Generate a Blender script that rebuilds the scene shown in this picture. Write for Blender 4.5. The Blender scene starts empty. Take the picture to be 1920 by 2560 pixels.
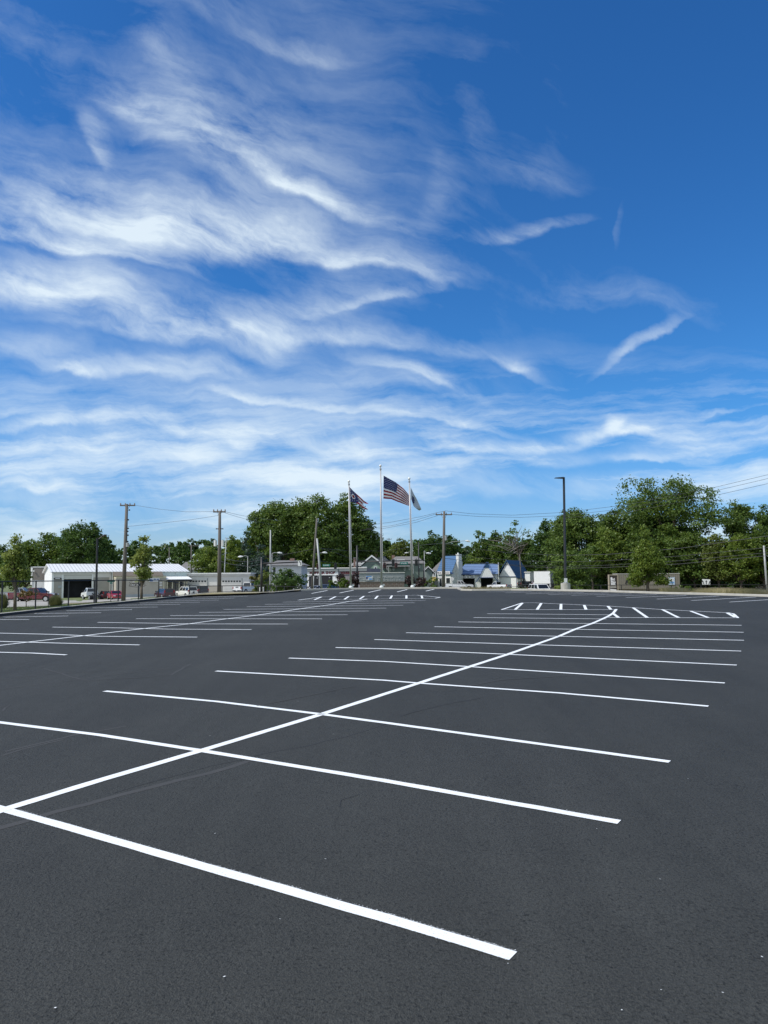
import bpy, math, random
import numpy as np
from mathutils import Vector, Matrix

R = math.radians
sc = bpy.context.scene
col = sc.collection
random.seed(7)
rng = np.random.default_rng(7)

# ------------------------------------------------------------------ camera
F = 1923.0                      # focal length in photograph pixels (2560 tall)
H = 2.4                         # eye height over the car park
HOR = 1440.0                    # photograph row of the horizon
TH = math.atan((HOR - 1280.0) / F)
cam_d = bpy.data.cameras.new('camera')
cam = bpy.data.objects.new('camera', cam_d)
col.objects.link(cam)
cam_d.sensor_fit = 'VERTICAL'
cam_d.sensor_height = 36.0
cam_d.lens = 36.0 * F / 2560.0
cam_d.clip_end = 6000
cam_d.clip_start = 0.1
cam.location = (0, 0, H)
ROLL = 0.008                    # the photograph is tipped a little
cam.rotation_euler = (Matrix.Rotation(math.pi / 2 + TH, 4, 'X') @ Matrix.Rotation(-ROLL, 4, 'Z')).to_euler()
sc.camera = cam

# ------------------------------------------------------------------ light
SUN_AZ, SUN_EL = -108.0, 50.0
sd = Vector((math.sin(R(SUN_AZ)) * math.cos(R(SUN_EL)), math.cos(R(SUN_AZ)) * math.cos(R(SUN_EL)), math.sin(R(SUN_EL))))
sun_d = bpy.data.lights.new('sun', 'SUN')
sun_d.energy = 4.2
sun_d.angle = R(0.5)
sun_d.color = (1.0, 0.955, 0.89)
sun = bpy.data.objects.new('sun', sun_d)
col.objects.link(sun)
sun.rotation_euler = sd.to_track_quat('Z', 'Y').to_euler()
sc.view_settings.view_transform = 'Standard'
sc.view_settings.look = 'None'
sc.view_settings.exposure = 0.0
sc.view_settings.gamma = 1.0


def ray(x, y):
    """world direction through a point of the photograph"""
    a0, b0 = x - 960.0, 1280.0 - y
    a = a0 * math.cos(ROLL) + b0 * math.sin(ROLL)
    b = b0 * math.cos(ROLL) - a0 * math.sin(ROLL)
    return Vector((a, F * math.cos(TH) - b * math.sin(TH), F * math.sin(TH) + b * math.cos(TH)))


def at(x, y, d):
    r = ray(x, y)
    return Vector((r.x / r.y * d, d, H + r.z / r.y * d))


def zat(y, d, x=960.0):
    return at(x, y, d).z


def xat(x, d):
    return (x - 960.0) / 1930.0 * d


# ------------------------------------------------------------------ world
def build_world():
    w = bpy.data.worlds.new('World')
    sc.world = w
    w.use_nodes = True
    nt = w.node_tree
    N, L = nt.nodes, nt.links
    N.clear()
    out = N.new('ShaderNodeOutputWorld')
    bg = N.new('ShaderNodeBackground')
    bg.inputs['Strength'].default_value = 0.118
    L.new(bg.outputs[0], out.inputs[0])
    sky = N.new('ShaderNodeTexSky')
    sky.sky_type = 'NISHITA'
    sky.sun_disc = False
    sky.sun_elevation = R(SUN_EL)
    sky.sun_rotation = R(SUN_AZ)
    sky.altitude = 200
    sky.air_density = 1.0
    sky.dust_density = 0.3
    sky.ozone_density = 2.6
    hs = N.new('ShaderNodeHueSaturation')
    hs.inputs['Saturation'].default_value = 1.22
    hs.inputs['Value'].default_value = 1.0
    L.new(sky.outputs[0], hs.inputs['Color'])
    tint = N.new('ShaderNodeMix')
    tint.data_type = 'RGBA'
    tint.blend_type = 'MULTIPLY'
    tint.inputs['Factor'].default_value = 1.0
    tint.inputs[7].default_value = (0.52, 0.86, 1.12, 1)
    L.new(hs.outputs[0], tint.inputs[6])

    tc = N.new('ShaderNodeTexCoord')
    sep = N.new('ShaderNodeSeparateXYZ')
    L.new(tc.outputs['Generated'], sep.inputs[0])

    def mth(op, a, b=None, clamp=False):
        n = N.new('ShaderNodeMath')
        n.operation = op
        n.use_clamp = clamp
        for i, v in enumerate((a, b)):
            if v is None:
                continue
            if isinstance(v, (int, float)):
                n.inputs[i].default_value = v
            else:
                L.new(v, n.inputs[i])
        return n.outputs[0]

    def vm(op, a, b=None, scale=None):
        n = N.new('ShaderNodeVectorMath')
        n.operation = op
        for i, v in enumerate((a, b)):
            if v is None:
                continue
            if isinstance(v, tuple):
                n.inputs[i].default_value = v
            else:
                L.new(v, n.inputs[i])
        if scale is not None:
            n.inputs['Scale'].default_value = scale
        return n.outputs['Value' if op == 'LENGTH' else 'Vector']

    def noise(vec, scale, detail=5, rough=0.55, col_out=False, dist=0.0):
        n = N.new('ShaderNodeTexNoise')
        n.noise_dimensions = '2D'
        L.new(vec, n.inputs['Vector'])
        n.inputs['Scale'].default_value = scale
        n.inputs['Detail'].default_value = detail
        n.inputs['Roughness'].default_value = rough
        n.inputs['Distortion'].default_value = dist
        return n.outputs['Color' if col_out else 'Fac']

    def mapping(vec, loc, rot, scl, typ='TEXTURE'):
        n = N.new('ShaderNodeMapping')
        n.vector_type = typ
        L.new(vec, n.inputs['Vector'])
        n.inputs['Location'].default_value = loc
        n.inputs['Rotation'].default_value = rot
        n.inputs['Scale'].default_value = scl
        return n.outputs[0]

    def mrange(v, a, b, c, d, smooth=True):
        n = N.new('ShaderNodeMapRange')
        n.interpolation_type = 'SMOOTHSTEP' if smooth else 'LINEAR'
        n.clamp = True
        L.new(v, n.inputs['Value'])
        for k, val in zip((1, 2, 3, 4), (a, b, c, d)):
            n.inputs[k].default_value = val
        return n.outputs[0]

    tmx = N.new('ShaderNodeMix')
    tmx.data_type = 'RGBA'
    tmx.inputs[6].default_value = (0.62, 0.76, 1.10, 1)
    tmx.inputs[7].default_value = (0.44, 0.85, 1.17, 1)
    L.new(mrange(sep.outputs[2], 0.0, 0.22, 0.0, 1.0), tmx.inputs['Factor'])
    L.new(tmx.outputs[2], tint.inputs[7])
    ay = mth('MAXIMUM', mth('ABSOLUTE', sep.outputs[1]), 0.08)
    gx = mth('DIVIDE', sep.outputs[0], ay)
    gz = mth('DIVIDE', sep.outputs[2], ay)
    cmb = N.new('ShaderNodeCombineXYZ')
    L.new(gx, cmb.inputs[0])
    L.new(gz, cmb.inputs[1])
    g = cmb.outputs[0]
    w1 = vm('SCALE', vm('SUBTRACT', noise(g, 3.2, 3, 0.5, True), (0.5, 0.5, 0.5)), scale=0.10)
    w2 = vm('SCALE', vm('SUBTRACT', noise(g, 9.0, 5, 0.6, True), (0.5, 0.5, 0.5)), scale=0.03)
    gw = vm('MULTIPLY', vm('ADD', vm('ADD', g, w1), w2), (1.0, 1.0, 0.0))

    K = 1659.0 / 1920.0
    # cirrus streaks: centre, half length, half width, slope (deg, down to the right), strength
    S = [(215, 290, 70, 22, 62, .50), (285, 222, 75, 30, 20, .50), (420, 320, 215, 60, 38, .42), (700, 435, 165, 24, 26, .72),
         (600, 385, 90, 14, 32, .35), (500, 300, 250, 90, 24, .36), (200, 480, 300, 85, 8, .66), (60, 520, 130, 28, 16, .40), (190, 556, 220, 20, 13, .55),
         (430, 535, 240, 60, -6, .58), (620, 520, 260, 60, 12, .26), (720, 562, 220, 24, 9, .45), (850, 590, 120, 14, 12, .3), (1110, 497, 140, 20, -10, .50), (1130, 370, 110, 45, 10, .22),
         (990, 240, 120, 34, 80, .15), (900, 430, 100, 34, 100, .15), (1170, 200, 140, 40, 100, .05), (330, 120, 90, 50, 45, .26),
         (70, 640, 190, 62, 5, .55), (160, 665, 210, 50, 10, .42), (380, 742, 240, 32, 9, .66), (520, 725, 240, 55, 2, .48),
         (720, 662, 190, 48, -14, .30), (835, 645, 100, 11, -20, .42), (790, 740, 280, 20, 3, .42), (1110, 765, 50, 14, 10, .42), (1150, 780, 50, 10, 25, .25),
         (900, 812, 120, 17, 17, .58), (880, 830, 130, 26, 8, .25), (170, 812, 70, 14, 14, .50), (320, 818, 210, 22, 3, .42), (450, 800, 100, 20, 8, .30),
         (60, 775, 130, 30, 0, .28), (660, 877, 190, 10, 6, .46), (990, 915, 120, 12, 6, .55), (880, 893, 80, 18, 0, .36),
         (90, 930, 130, 13, 0, .52), (330, 930, 220, 24, 6, .38), (220, 975, 270, 42, 4, .42), (90, 1045, 80, 14, 6, .42),
         (880, 968, 290, 34, 2, .58), (1200, 950, 240, 18, -8, .60), (1440, 930, 200, 18, 2, .52), (1350, 908, 26, 18, -40, .4),
         (1580, 975, 200, 26, -2, .52), (1400, 988, 70, 9, 3, .42), (1240, 985, 160, 22, 0, .25),
         (1410, 688, 160, 34, 17, .26), (1250, 640, 120, 40, 5, .16), (1390, 752, 75, 12, -24, .62), (1600, 896, 130, 5, 0, .25),
         (760, 1032, 320, 26, 0, .32), (1150, 1060, 320, 32, 0, .34), (1520, 1045, 240, 22, 0, .26), (300, 1078, 320, 28, 3, .30),
         (650, 1110, 300, 26, 0, .28), (560, 950, 200, 30, 8, .22),
         (440, 30, 170, 45, 15, .12), (660, 92, 130, 22, 12, .26), (60, 90, 120, 60, 30, .10), (380, 480, 560, 300, 10, .13),
         (40, 330, 110, 40, 25, .14), (1330, 490, 60, 10, 110, .10), (300, 860, 420, 190, 3, .06)]
    acc = None
    for (cx, cy, hl, hw, ang, I) in S:
        x, y = cx / K, cy / K
        r = ray(x, y)
        loc = (r.x / r.y, r.z / r.y, 0)
        s = 1.0 / K / (r.y)            # radians-ish per displayed pixel at this row
        m = mapping(gw, loc, (0, 0, -R(ang)), (hl * s * 1.65, hw * s * 2.1, 1))
        m = vm('MAXIMUM', m, vm('MULTIPLY', m, (1.0, -2.3, 1.0)))      # crisp lower edge, soft upper side
        v = mrange(vm('LENGTH', m), 1.0, 0.0, 0.0, I * 0.78)
        acc = v if acc is None else mth('ADD', acc, v)
    # fibres drawn out along the wind
    f1 = noise(mapping(gw, (0, 0, 0), (0, 0, -R(16)), (1.0, 0.13, 1)), 2.6, 9, 0.60)
    f2 = noise(mapping(gw, (0, 0, 0), (0, 0, -R(38)), (1.0, 0.18, 1)), 4.2, 9, 0.62)
    f3 = noise(gw, 3.6, 11, 0.64)
    fib = mth('ADD', mth('ADD', mth('MULTIPLY', f1, 0.36), mth('MULTIPLY', f2, 0.22)), mth('MULTIPLY', f3, 0.42))
    fibr = mrange(fib, 0.37, 0.64, 0.12, 1.50, False)
    dens = mth('MULTIPLY', acc, fibr)
    # thin veil, and level streaks low in the sky
    veil = mrange(fib, 0.40, 0.68, 0.03, 0.18, False)
    dens = mth('ADD', dens, mth('MULTIPLY', veil, mrange(gx, -0.02, 0.46, 1.0, 0.15)))
    f4 = noise(mapping(vm('ADD', g, w2), (0, 0, 0), (0, 0, R(3)), (1.0, 0.13, 1)), 2.6, 9, 0.62)
    low = mth('MULTIPLY', mrange(f4, 0.42, 0.66, 0.0, 0.60, False), mth('MULTIPLY', mrange(gz, 0.34, 0.13, 0.0, 1.0), mrange(gz, 0.0, 0.05, 0.75, 1.0)))
    dens = mth('ADD', dens, low)
    dens = mth('MINIMUM', dens, 0.93)
    dens = mrange(dens, 0.05, 1.0, 0.0, 0.98, False)
    # thick unseen cloud added behind the viewer to fill surfaces facing the camera
    back = mth('MULTIPLY', mrange(sep.outputs[1], 0.0, -0.35, 0.0, 1.0), mrange(noise(tc.outputs['Generated'], 2.5, 6, 0.6), 0.35, 0.6, 0.55, 0.95, False))
    dens = mth('MAXIMUM', mth('MULTIPLY', dens, mrange(ay, 0.1, 0.35, 0.0, 1.0)), back)
    mix = N.new('ShaderNodeMix')
    mix.data_type = 'RGBA'
    L.new(dens, mix.inputs['Factor'])
    L.new(tint.outputs[2], mix.inputs[6])
    mix.inputs[7].default_value = (6.9, 7.9, 8.6, 1)
    L.new(mix.outputs[2], bg.inputs['Color'])


build_world()


# ------------------------------------------------------------------ materials
MATS = {}


def mat(name, c, rough=0.7, var=0.15, scale=3.0, bump=0.0, metal=0.0, coat=0.0, spec=0.5, c2=None, detail=5, stretch=None, bscale=None):
    if name in MATS:
        return MATS[name]
    m = bpy.data.materials.new(name)
    m.use_nodes = True
    nt = m.node_tree
    N, L = nt.nodes, nt.links
    b = N['Principled BSDF']
    b.inputs['Roughness'].default_value = rough
    b.inputs['Metallic'].default_value = metal
    b.inputs['Coat Weight'].default_value = coat
    b.inputs['Specular IOR Level'].default_value = spec
    tc = N.new('ShaderNodeTexCoord')
    no = N.new('ShaderNodeTexNoise')
    no.inputs['Scale'].default_value = scale
    no.inputs['Detail'].default_value = detail
    no.inputs['Roughness'].default_value = 0.6
    if stretch:
        mp = N.new('ShaderNodeMapping')
        mp.inputs['Scale'].default_value = stretch
        L.new(tc.outputs['Object'], mp.inputs[0])
        L.new(mp.outputs[0], no.inputs['Vector'])
    else:
        L.new(tc.outputs['Object'], no.inputs['Vector'])
    mr = N.new('ShaderNodeMapRange')
    mr.inputs[1].default_value = 0.3
    mr.inputs[2].default_value = 0.7
    L.new(no.outputs['Fac'], mr.inputs[0])
    mx = N.new('ShaderNodeMix')
    mx.data_type = 'RGBA'
    a = tuple(min(1, v * (1 - var)) for v in c)
    d = tuple(min(1, v * (1 + var)) for v in (c2 or c))
    mx.inputs[6].default_value = (*a, 1)
    mx.inputs[7].default_value = (*d, 1)
    L.new(mr.outputs[0], mx.inputs['Factor'])
    L.new(mx.outputs[2], b.inputs['Base Color'])
    if bump:
        n2 = N.new('ShaderNodeTexNoise')
        n2.inputs['Scale'].default_value = bscale or scale * 6
        n2.inputs['Detail'].default_value = 4
        L.new(tc.outputs['Object'], n2.inputs['Vector'])
        bp = N.new('ShaderNodeBump')
        bp.inputs['Strength'].default_value = bump
        bp.inputs['Distance'].default_value = 0.02
        L.new(n2.outputs['Fac'], bp.inputs['Height'])
        L.new(bp.outputs[0], b.inputs['Normal'])
    MATS[name] = m
    return m


def leaf_mat(name, c_lo, c_hi, trans=0.35):
    if name in MATS:
        return MATS[name]
    m = bpy.data.materials.new(name)
    m.use_nodes = True
    nt = m.node_tree
    N, L = nt.nodes, nt.links
    b = N['Principled BSDF']
    out = N['Material Output']
    b.inputs['Roughness'].default_value = 0.5
    b.inputs['Specular IOR Level'].default_value = 0.35
    ge = N.new('ShaderNodeNewGeometry')
    tc = N.new('ShaderNodeTexCoord')
    no = N.new('ShaderNodeTexNoise')
    no.inputs['Scale'].default_value = 0.7
    no.inputs['Detail'].default_value = 3
    L.new(tc.outputs['Object'], no.inputs['Vector'])
    ad = N.new('ShaderNodeMath')
    ad.operation = 'MULTIPLY_ADD'
    L.new(ge.outputs['Random Per Island'], ad.inputs[0])
    ad.inputs[1].default_value = 0.6
    mr = N.new('ShaderNodeMapRange')
    mr.inputs[1].default_value = 0.35
    mr.inputs[2].default_value = 0.65
    mr.inputs[3].default_value = 0.0
    mr.inputs[4].default_value = 0.4
    L.new(no.outputs['Fac'], mr.inputs[0])
    L.new(mr.outputs[0], ad.inputs[2])
    mx = N.new('ShaderNodeMix')
    mx.data_type = 'RGBA'
    mx.inputs[6].default_value = (*c_lo, 1)
    mx.inputs[7].default_value = (*c_hi, 1)
    L.new(ad.outputs[0], mx.inputs['Factor'])
    L.new(mx.outputs[2], b.inputs['Base Color'])
    tr = N.new('ShaderNodeBsdfTranslucent')
    hs = N.new('ShaderNodeHueSaturation')
    hs.inputs['Hue'].default_value = 0.485
    hs.inputs['Value'].default_value = 1.3
    L.new(mx.outputs[2], hs.inputs['Color'])
    L.new(hs.outputs[0], tr.inputs['Color'])
    ms = N.new('ShaderNodeMixShader')
    ms.inputs[0].default_value = trans
    L.new(b.outputs[0], ms.inputs[1])
    L.new(tr.outputs[0], ms.inputs[2])
    L.new(ms.outputs[0], out.inputs[0])
    MATS[name] = m
    return m


def asphalt_mat():
    m = bpy.data.materials.new('asphalt')
    m.use_nodes = True
    nt = m.node_tree
    N, L = nt.nodes, nt.links
    b = N['Principled BSDF']
    tc = N.new('ShaderNodeTexCoord')

    def noise(scale, detail, rough=0.6, dist=0, sx=None):
        n = N.new('ShaderNodeTexNoise')
        n.inputs['Scale'].default_value = scale
        n.inputs['Detail'].default_value = detail
        n.inputs['Roughness'].default_value = rough
        n.inputs['Distortion'].default_value = dist
        if sx:
            mp = N.new('ShaderNodeMapping')
            mp.inputs['Scale'].default_value = sx
            mp.inputs['Rotation'].default_value = (0, 0, R(-28))
            L.new(tc.outputs['Object'], mp.inputs[0])
            L.new(mp.outputs[0], n.inputs['Vector'])
        else:
            L.new(tc.outputs['Object'], n.inputs['Vector'])
        return n.outputs['Fac']

    def mr(v, a, bb, c, d):
        n = N.new('ShaderNodeMapRange')
        L.new(v, n.inputs[0])
        for k, q in zip((1, 2, 3, 4), (a, bb, c, d)):
            n.inputs[k].default_value = q
        return n.outputs[0]

    def mul(a, c):
        n = N.new('ShaderNodeMath')
        n.operation = 'MULTIPLY'
        L.new(a, n.inputs[0])
        L.new(c, n.inputs[1])
        return n.outputs[0]
    big = mr(noise(0.16, 5, 0.6, 0.6), 0.3, 0.7, 0.86, 1.14)
    streak = mr(noise(0.5, 5, 0.6, 0.4, (3.0, 0.25, 1)), 0.3, 0.7, 0.90, 1.10)
    mid = mr(noise(5.0, 5, 0.65), 0.3, 0.7, 0.94, 1.06)
    fine = mr(noise(55.0, 4, 0.7), 0.34, 0.64, 0.62, 1.26)
    pits = mr(noise(42.0, 2, 0.5), 0.32, 0.42, 0.48, 1.0)
    f = mul(mul(mul(big, streak), mul(mid, fine)), pits)
    vm = N.new('ShaderNodeVectorMath')
    vm.operation = 'SCALE'
    vm.inputs[0].default_value = (0.0435, 0.0445, 0.0405)
    L.new(f, vm.inputs['Scale'])
    L.new(vm.outputs[0], b.inputs['Base Color'])
    b.inputs['Roughness'].default_value = 0.72
    b.inputs['Specular IOR Level'].default_value = 0.2
    vo = N.new('ShaderNodeTexVoronoi')
    vo.inputs['Scale'].default_value = 95
    L.new(tc.outputs['Object'], vo.inputs['Vector'])
    bp = N.new('ShaderNodeBump')
    bp.inputs['Strength'].default_value = 0.9
    bp.inputs['Distance'].default_value = 0.004
    L.new(vo.outputs['Distance'], bp.inputs['Height'])
    b2 = N.new('ShaderNodeBump')
    b2.inputs['Strength'].default_value = 0.8
    b2.inputs['Distance'].default_value = 0.014
    L.new(noise(38, 3), b2.inputs['Height'])
    L.new(bp.outputs[0], b2.inputs['Normal'])
    L.new(b2.outputs[0], b.inputs['Normal'])
    return m


def paint_mat():
    m = mat('line paint', (0.83, 0.85, 0.85), 0.6, 0.05, 2.0)
    nt = m.node_tree
    N, L = nt.nodes, nt.links
    b = N['Principled BSDF']
    tc = N.new('ShaderNodeTexCoord')
    no = N.new('ShaderNodeTexNoise')
    no.inputs['Scale'].default_value = 85
    no.inputs['Detail'].default_value = 2
    L.new(tc.outputs['Object'], no.inputs['Vector'])
    bp = N.new('ShaderNodeBump')
    bp.inputs['Strength'].default_value = 0.6
    bp.inputs['Distance'].default_value = 0.004
    L.new(no.outputs['Fac'], bp.inputs['Height'])
    L.new(bp.outputs[0], b.inputs['Normal'])
    mr = N.new('ShaderNodeMapRange')
    mr.inputs[1].default_value = 0.27
    mr.inputs[2].default_value = 0.40
    L.new(no.outputs['Fac'], mr.inputs[0])
    mx = N.new('ShaderNodeMix')
    mx.data_type = 'RGBA'
    mx.inputs[6].default_value = (0.42, 0.44, 0.45, 1)
    src = b.inputs['Base Color'].links[0].from_socket
    L.new(src, mx.inputs[7])
    L.new(mr.outputs[0], mx.inputs['Factor'])
    L.new(mx.outputs[2], b.inputs['Base Color'])
    return m


def brick_mat(name, c1, c2, mortar, bw=0.4, bh=0.2, ms=0.02):
    if name in MATS:
        return MATS[name]
    m = bpy.data.materials.new(name)
    m.use_nodes = True
    N, L = m.node_tree.nodes, m.node_tree.links
    b = N['Principled BSDF']
    b.inputs['Roughness'].default_value = 0.85
    tc = N.new('ShaderNodeTexCoord')
    sp = N.new('ShaderNodeSeparateXYZ')
    cb = N.new('ShaderNodeCombineXYZ')
    L.new(tc.outputs['Object'], sp.inputs[0])
    L.new(sp.outputs[0], cb.inputs[0])
    L.new(sp.outputs[2], cb.inputs[1])
    br = N.new('ShaderNodeTexBrick')
    L.new(cb.outputs[0], br.inputs['Vector'])
    br.inputs['Color1'].default_value = (*c1, 1)
    br.inputs['Color2'].default_value = (*c2, 1)
    br.inputs['Mortar'].default_value = (*mortar, 1)
    br.inputs['Scale'].default_value = 1
    br.inputs['Mortar Size'].default_value = ms
    br.inputs['Brick Width'].default_value = bw
    br.inputs['Row Height'].default_value = bh
    L.new(br.outputs['Color'], b.inputs['Base Color'])
    bp = N.new('ShaderNodeBump')
    bp.inputs['Strength'].default_value = 0.6
    bp.inputs['Distance'].default_value = 0.01
    bp.invert = True
    L.new(br.outputs['Fac'], bp.inputs['Height'])
    L.new(bp.outputs[0], b.inputs['Normal'])
    MATS[name] = m
    return m


# ------------------------------------------------------------------ mesh helpers
def tag(o, label=None, cat=None, group=None, kind=None):
    if label:
        o['label'] = label
    if cat:
        o['category'] = cat
    if group:
        o['group'] = group
    if kind:
        o['kind'] = kind
    return o


def thing(name, label, cat, loc=(0, 0, 0), rz=0.0, group=None):
    o = bpy.data.objects.new(name, None)
    o.empty_display_size = 0.2
    col.objects.link(o)
    o.location = loc
    o.rotation_euler = (0, 0, rz)
    return tag(o, label, cat, group)


class MB:
    def __init__(s):
        s.v, s.f, s.mi = [], [], []

    def face(s, pts, mi=0):
        n = len(s.v)
        s.v += [tuple(p) for p in pts]
        s.f.append(tuple(range(n, n + len(pts))))
        s.mi.append(mi)
        return s

    def box(s, x0, x1, y0, y1, z0, z1, mi=0):
        n = len(s.v)
        s.v += [(x, y, z) for z in (z0, z1) for (x, y) in ((x0, y0), (x1, y0), (x1, y1), (x0, y1))]
        for f in ((3, 2, 1, 0), (4, 5, 6, 7), (0, 1, 5, 4), (1, 2, 6, 5), (2, 3, 7, 6), (3, 0, 4, 7)):
            s.f.append(tuple(n + i for i in f))
            s.mi.append(mi)
        return s

    def prism(s, poly, o, ax, ay, az, t0, t1, mi=0):
        """polygon (u,v) in plane ax/ay from origin o, pushed along az from t0 to t1"""
        o, ax, ay, az = map(Vector, (o, ax, ay, az))
        n = len(s.v)
        k = len(poly)
        for t in (t0, t1):
            for (u, v) in poly:
                s.v.append(tuple(o + ax * u + ay * v + az * t))
        s.f.append(tuple(n + i for i in range(k - 1, -1, -1)))
        s.f.append(tuple(n + k + i for i in range(k)))
        s.mi += [mi, mi]
        for i in range(k):
            j = (i + 1) % k
            s.f.append((n + i, n + j, n + k + j, n + k + i))
            s.mi.append(mi)
        return s

    def tube(s, pts, rad, seg=8, caps=True, mi=0):
        pts = [Vector(p) for p in pts]
        if not isinstance(rad, (list, tuple)):
            rad = [rad] * len(pts)
        n = len(s.v)
        up0 = Vector((0, 0, 1))
        for i, p in enumerate(pts):
            a = pts[max(0, i - 1)]
            b = pts[min(len(pts) - 1, i + 1)]
            t = (b - a).normalized()
            up = up0 if abs(t.z) < 0.95 else Vector((1, 0, 0))
            u = t.cross(up).normalized()
            w = u.cross(t)
            for k in range(seg):
                an = 2 * math.pi * k / seg
                s.v.append(tuple(p + (u * math.cos(an) + w * math.sin(an)) * rad[i]))
        for i in range(len(pts) - 1):
            for k in range(seg):
                k2 = (k + 1) % seg
                a = n + i * seg
                s.f.append((a + k, a + k2, a + seg + k2, a + seg + k))
                s.mi.append(mi)
        if caps:
            s.f.append(tuple(n + k for k in range(seg - 1, -1, -1)))
            s.f.append(tuple(n + (len(pts) - 1) * seg + k for k in range(seg)))
            s.mi += [mi, mi]
        return s

    def cyl(s, c, axis, r, h, seg=20, mi=0):
        c = Vector(c)
        a = Vector(axis).normalized()
        return s.tube([c - a * h / 2, c + a * h / 2], r, seg, True, mi)

    def ball(s, c, r, seg=12, rings=8, sz=1.0, mi=0):
        pts, rad = [], []
        for i in range(rings + 1):
            a = -math.pi / 2 + math.pi * i / rings
            pts.append((c[0], c[1], c[2] + math.sin(a) * r * sz))
            rad.append(max(0.001, math.cos(a) * r))
        return s.tube(pts, rad, seg, True, mi)

    def build(s, name, m, parent=None, smooth=False):
        me = bpy.data.meshes.new(name)
        me.from_pydata(s.v, [], s.f)
        ms = m if isinstance(m, (list, tuple)) else [m]
        for q in ms:
            me.materials.append(q)
        if len(ms) > 1:
            me.polygons.foreach_set('material_index', s.mi)
        if smooth:
            me.polygons.foreach_set('use_smooth', [True] * len(me.polygons))
        me.update()
        o = bpy.data.objects.new(name, me)
        col.objects.link(o)
        if parent:
            o.parent = parent
        return o


def text_obj(name, body, size, m, parent, loc, width=None, depth=0.02, yaw=0.0, bold=0.0, align='CENTER', height=None):
    """lettering standing on a facade that faces local -Y"""
    cu = bpy.data.curves.new(name, 'FONT')
    cu.body = body
    cu.size = size
    cu.align_x = align
    cu.align_y = 'CENTER'
    cu.extrude = depth / 2
    cu.offset = bold
    cu.resolution_u = 2
    tmp = bpy.data.objects.new('tmp_text', cu)
    col.objects.link(tmp)
    bpy.context.view_layer.update()
    dg = bpy.context.evaluated_depsgraph_get()
    me = bpy.data.meshes.new_from_object(tmp.evaluated_get(dg))
    me.name = name
    bpy.data.objects.remove(tmp)
    xs = [v.co.x for v in me.vertices]
    ys = [v.co.y for v in me.vertices]
    w0, h0 = max(xs) - min(xs), max(ys) - min(ys)
    sx = (width / w0) if width else 1
    sy = (height / h0) if height else sx
    cx, cy = (max(xs) + min(xs)) / 2, (max(ys) + min(ys)) / 2
    for v in me.vertices:
        v.co = Vector(((v.co.x - (cx if width else 0)) * sx, -v.co.z, (v.co.y - cy) * sy))
    me.flip_normals()
    me.materials.clear()
    me.materials.append(m)
    o = bpy.data.objects.new(name, me)
    col.objects.link(o)
    o.parent = parent
    o.location = loc
    o.rotation_euler = (0, 0, yaw)
    return o


# ------------------------------------------------------------------ the lie of the land
YP = 1410.0                                     # vanishing row of the sloping car park
_r = ray(960, YP)
SL = _r.z / _r.y                                # it rises this much per metre


def lot(x, y):
    r = ray(x, y)
    t = H / (SL * r.y - r.z)
    return Vector((r.x * t, r.y * t, H + r.z * t))


EDGE = [(-420, 1592), (-200, 1564), (0, 1541), (89, 1531), (125, 1527), (239, 1515), (300, 1510), (396, 1500), (464, 1493.4), (505, 1487.6), (531, 1485.6),
        (580, 1485), (640, 1485.2), (685, 1484.2), (715, 1481.5), (752, 1477), (800, 1475.6), (877, 1473.8), (960, 1472.8), (1031, 1472.2), (1120, 1471.8),
        (1142, 1471.9), (1147, 1474), (1153, 1476.3), (1180, 1477), (1277, 1476.2), (1330, 1476.6), (1380, 1477.4), (1515, 1480), (1660, 1485), (1772, 1487.5),
        (1920, 1492), (2120, 1498), (2350, 1507)]
edge_w = [lot(*p) for p in EDGE]
EX = [p[0] for p in EDGE]
ED = [p.y for p in edge_w]
ZS = ([-400, 0, 200, 300, 480, 600, 760, 1100, 1300, 1450, 1600, 1900, 2300], [-3.2, -3.4, -3.7, -3.6, -3.5, -2.9, -3.0, -3.1, -3.1, -3.0, -2.85, -2.75, -2.9])


def ground_z(X, Y):
    """height of the land outside the car park"""
    if Y < 1:
        Y = 1.0
    xp = 960 + X / Y * 1930.0
    xp = max(-420, min(2350, xp))
    db = float(np.interp(xp, EX, ED))
    if Y <= db:
        return SL * Y + 0.11
    zb = SL * db + 0.11
    zs = H + float(np.interp(xp, *ZS))
    Lw = float(np.interp(xp, [0, 600, 900, 1250, 1320, 1400, 1500, 1900], [95, 75, 55, 55, 35, 35, 55, 55]))
    t = min(1, (Y - db) / Lw)
    t = t * (1.0 - 0.25 * t) / 0.75
    return zb + (zs - zb) * t


def gp(x, d, dz=0.0):
    """a point on the land seen in photograph column x at distance d"""
    X = xat(x, d)
    return Vector((X, d, ground_z(X, d) + dz))


# car park
m_asph = asphalt_mat()
back = [Vector((45, 30, SL * 30)), Vector((50, -40, -SL * 40)), Vector((-22, -40, -SL * 40)), Vector((-19.5, 5, SL * 5))]
poly = edge_w + back
mb = MB()
mb.face([poly[i] for i in range(len(poly) - 1, -1, -1)])
tag(mb.build('asphalt', m_asph), kind='structure')

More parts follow.
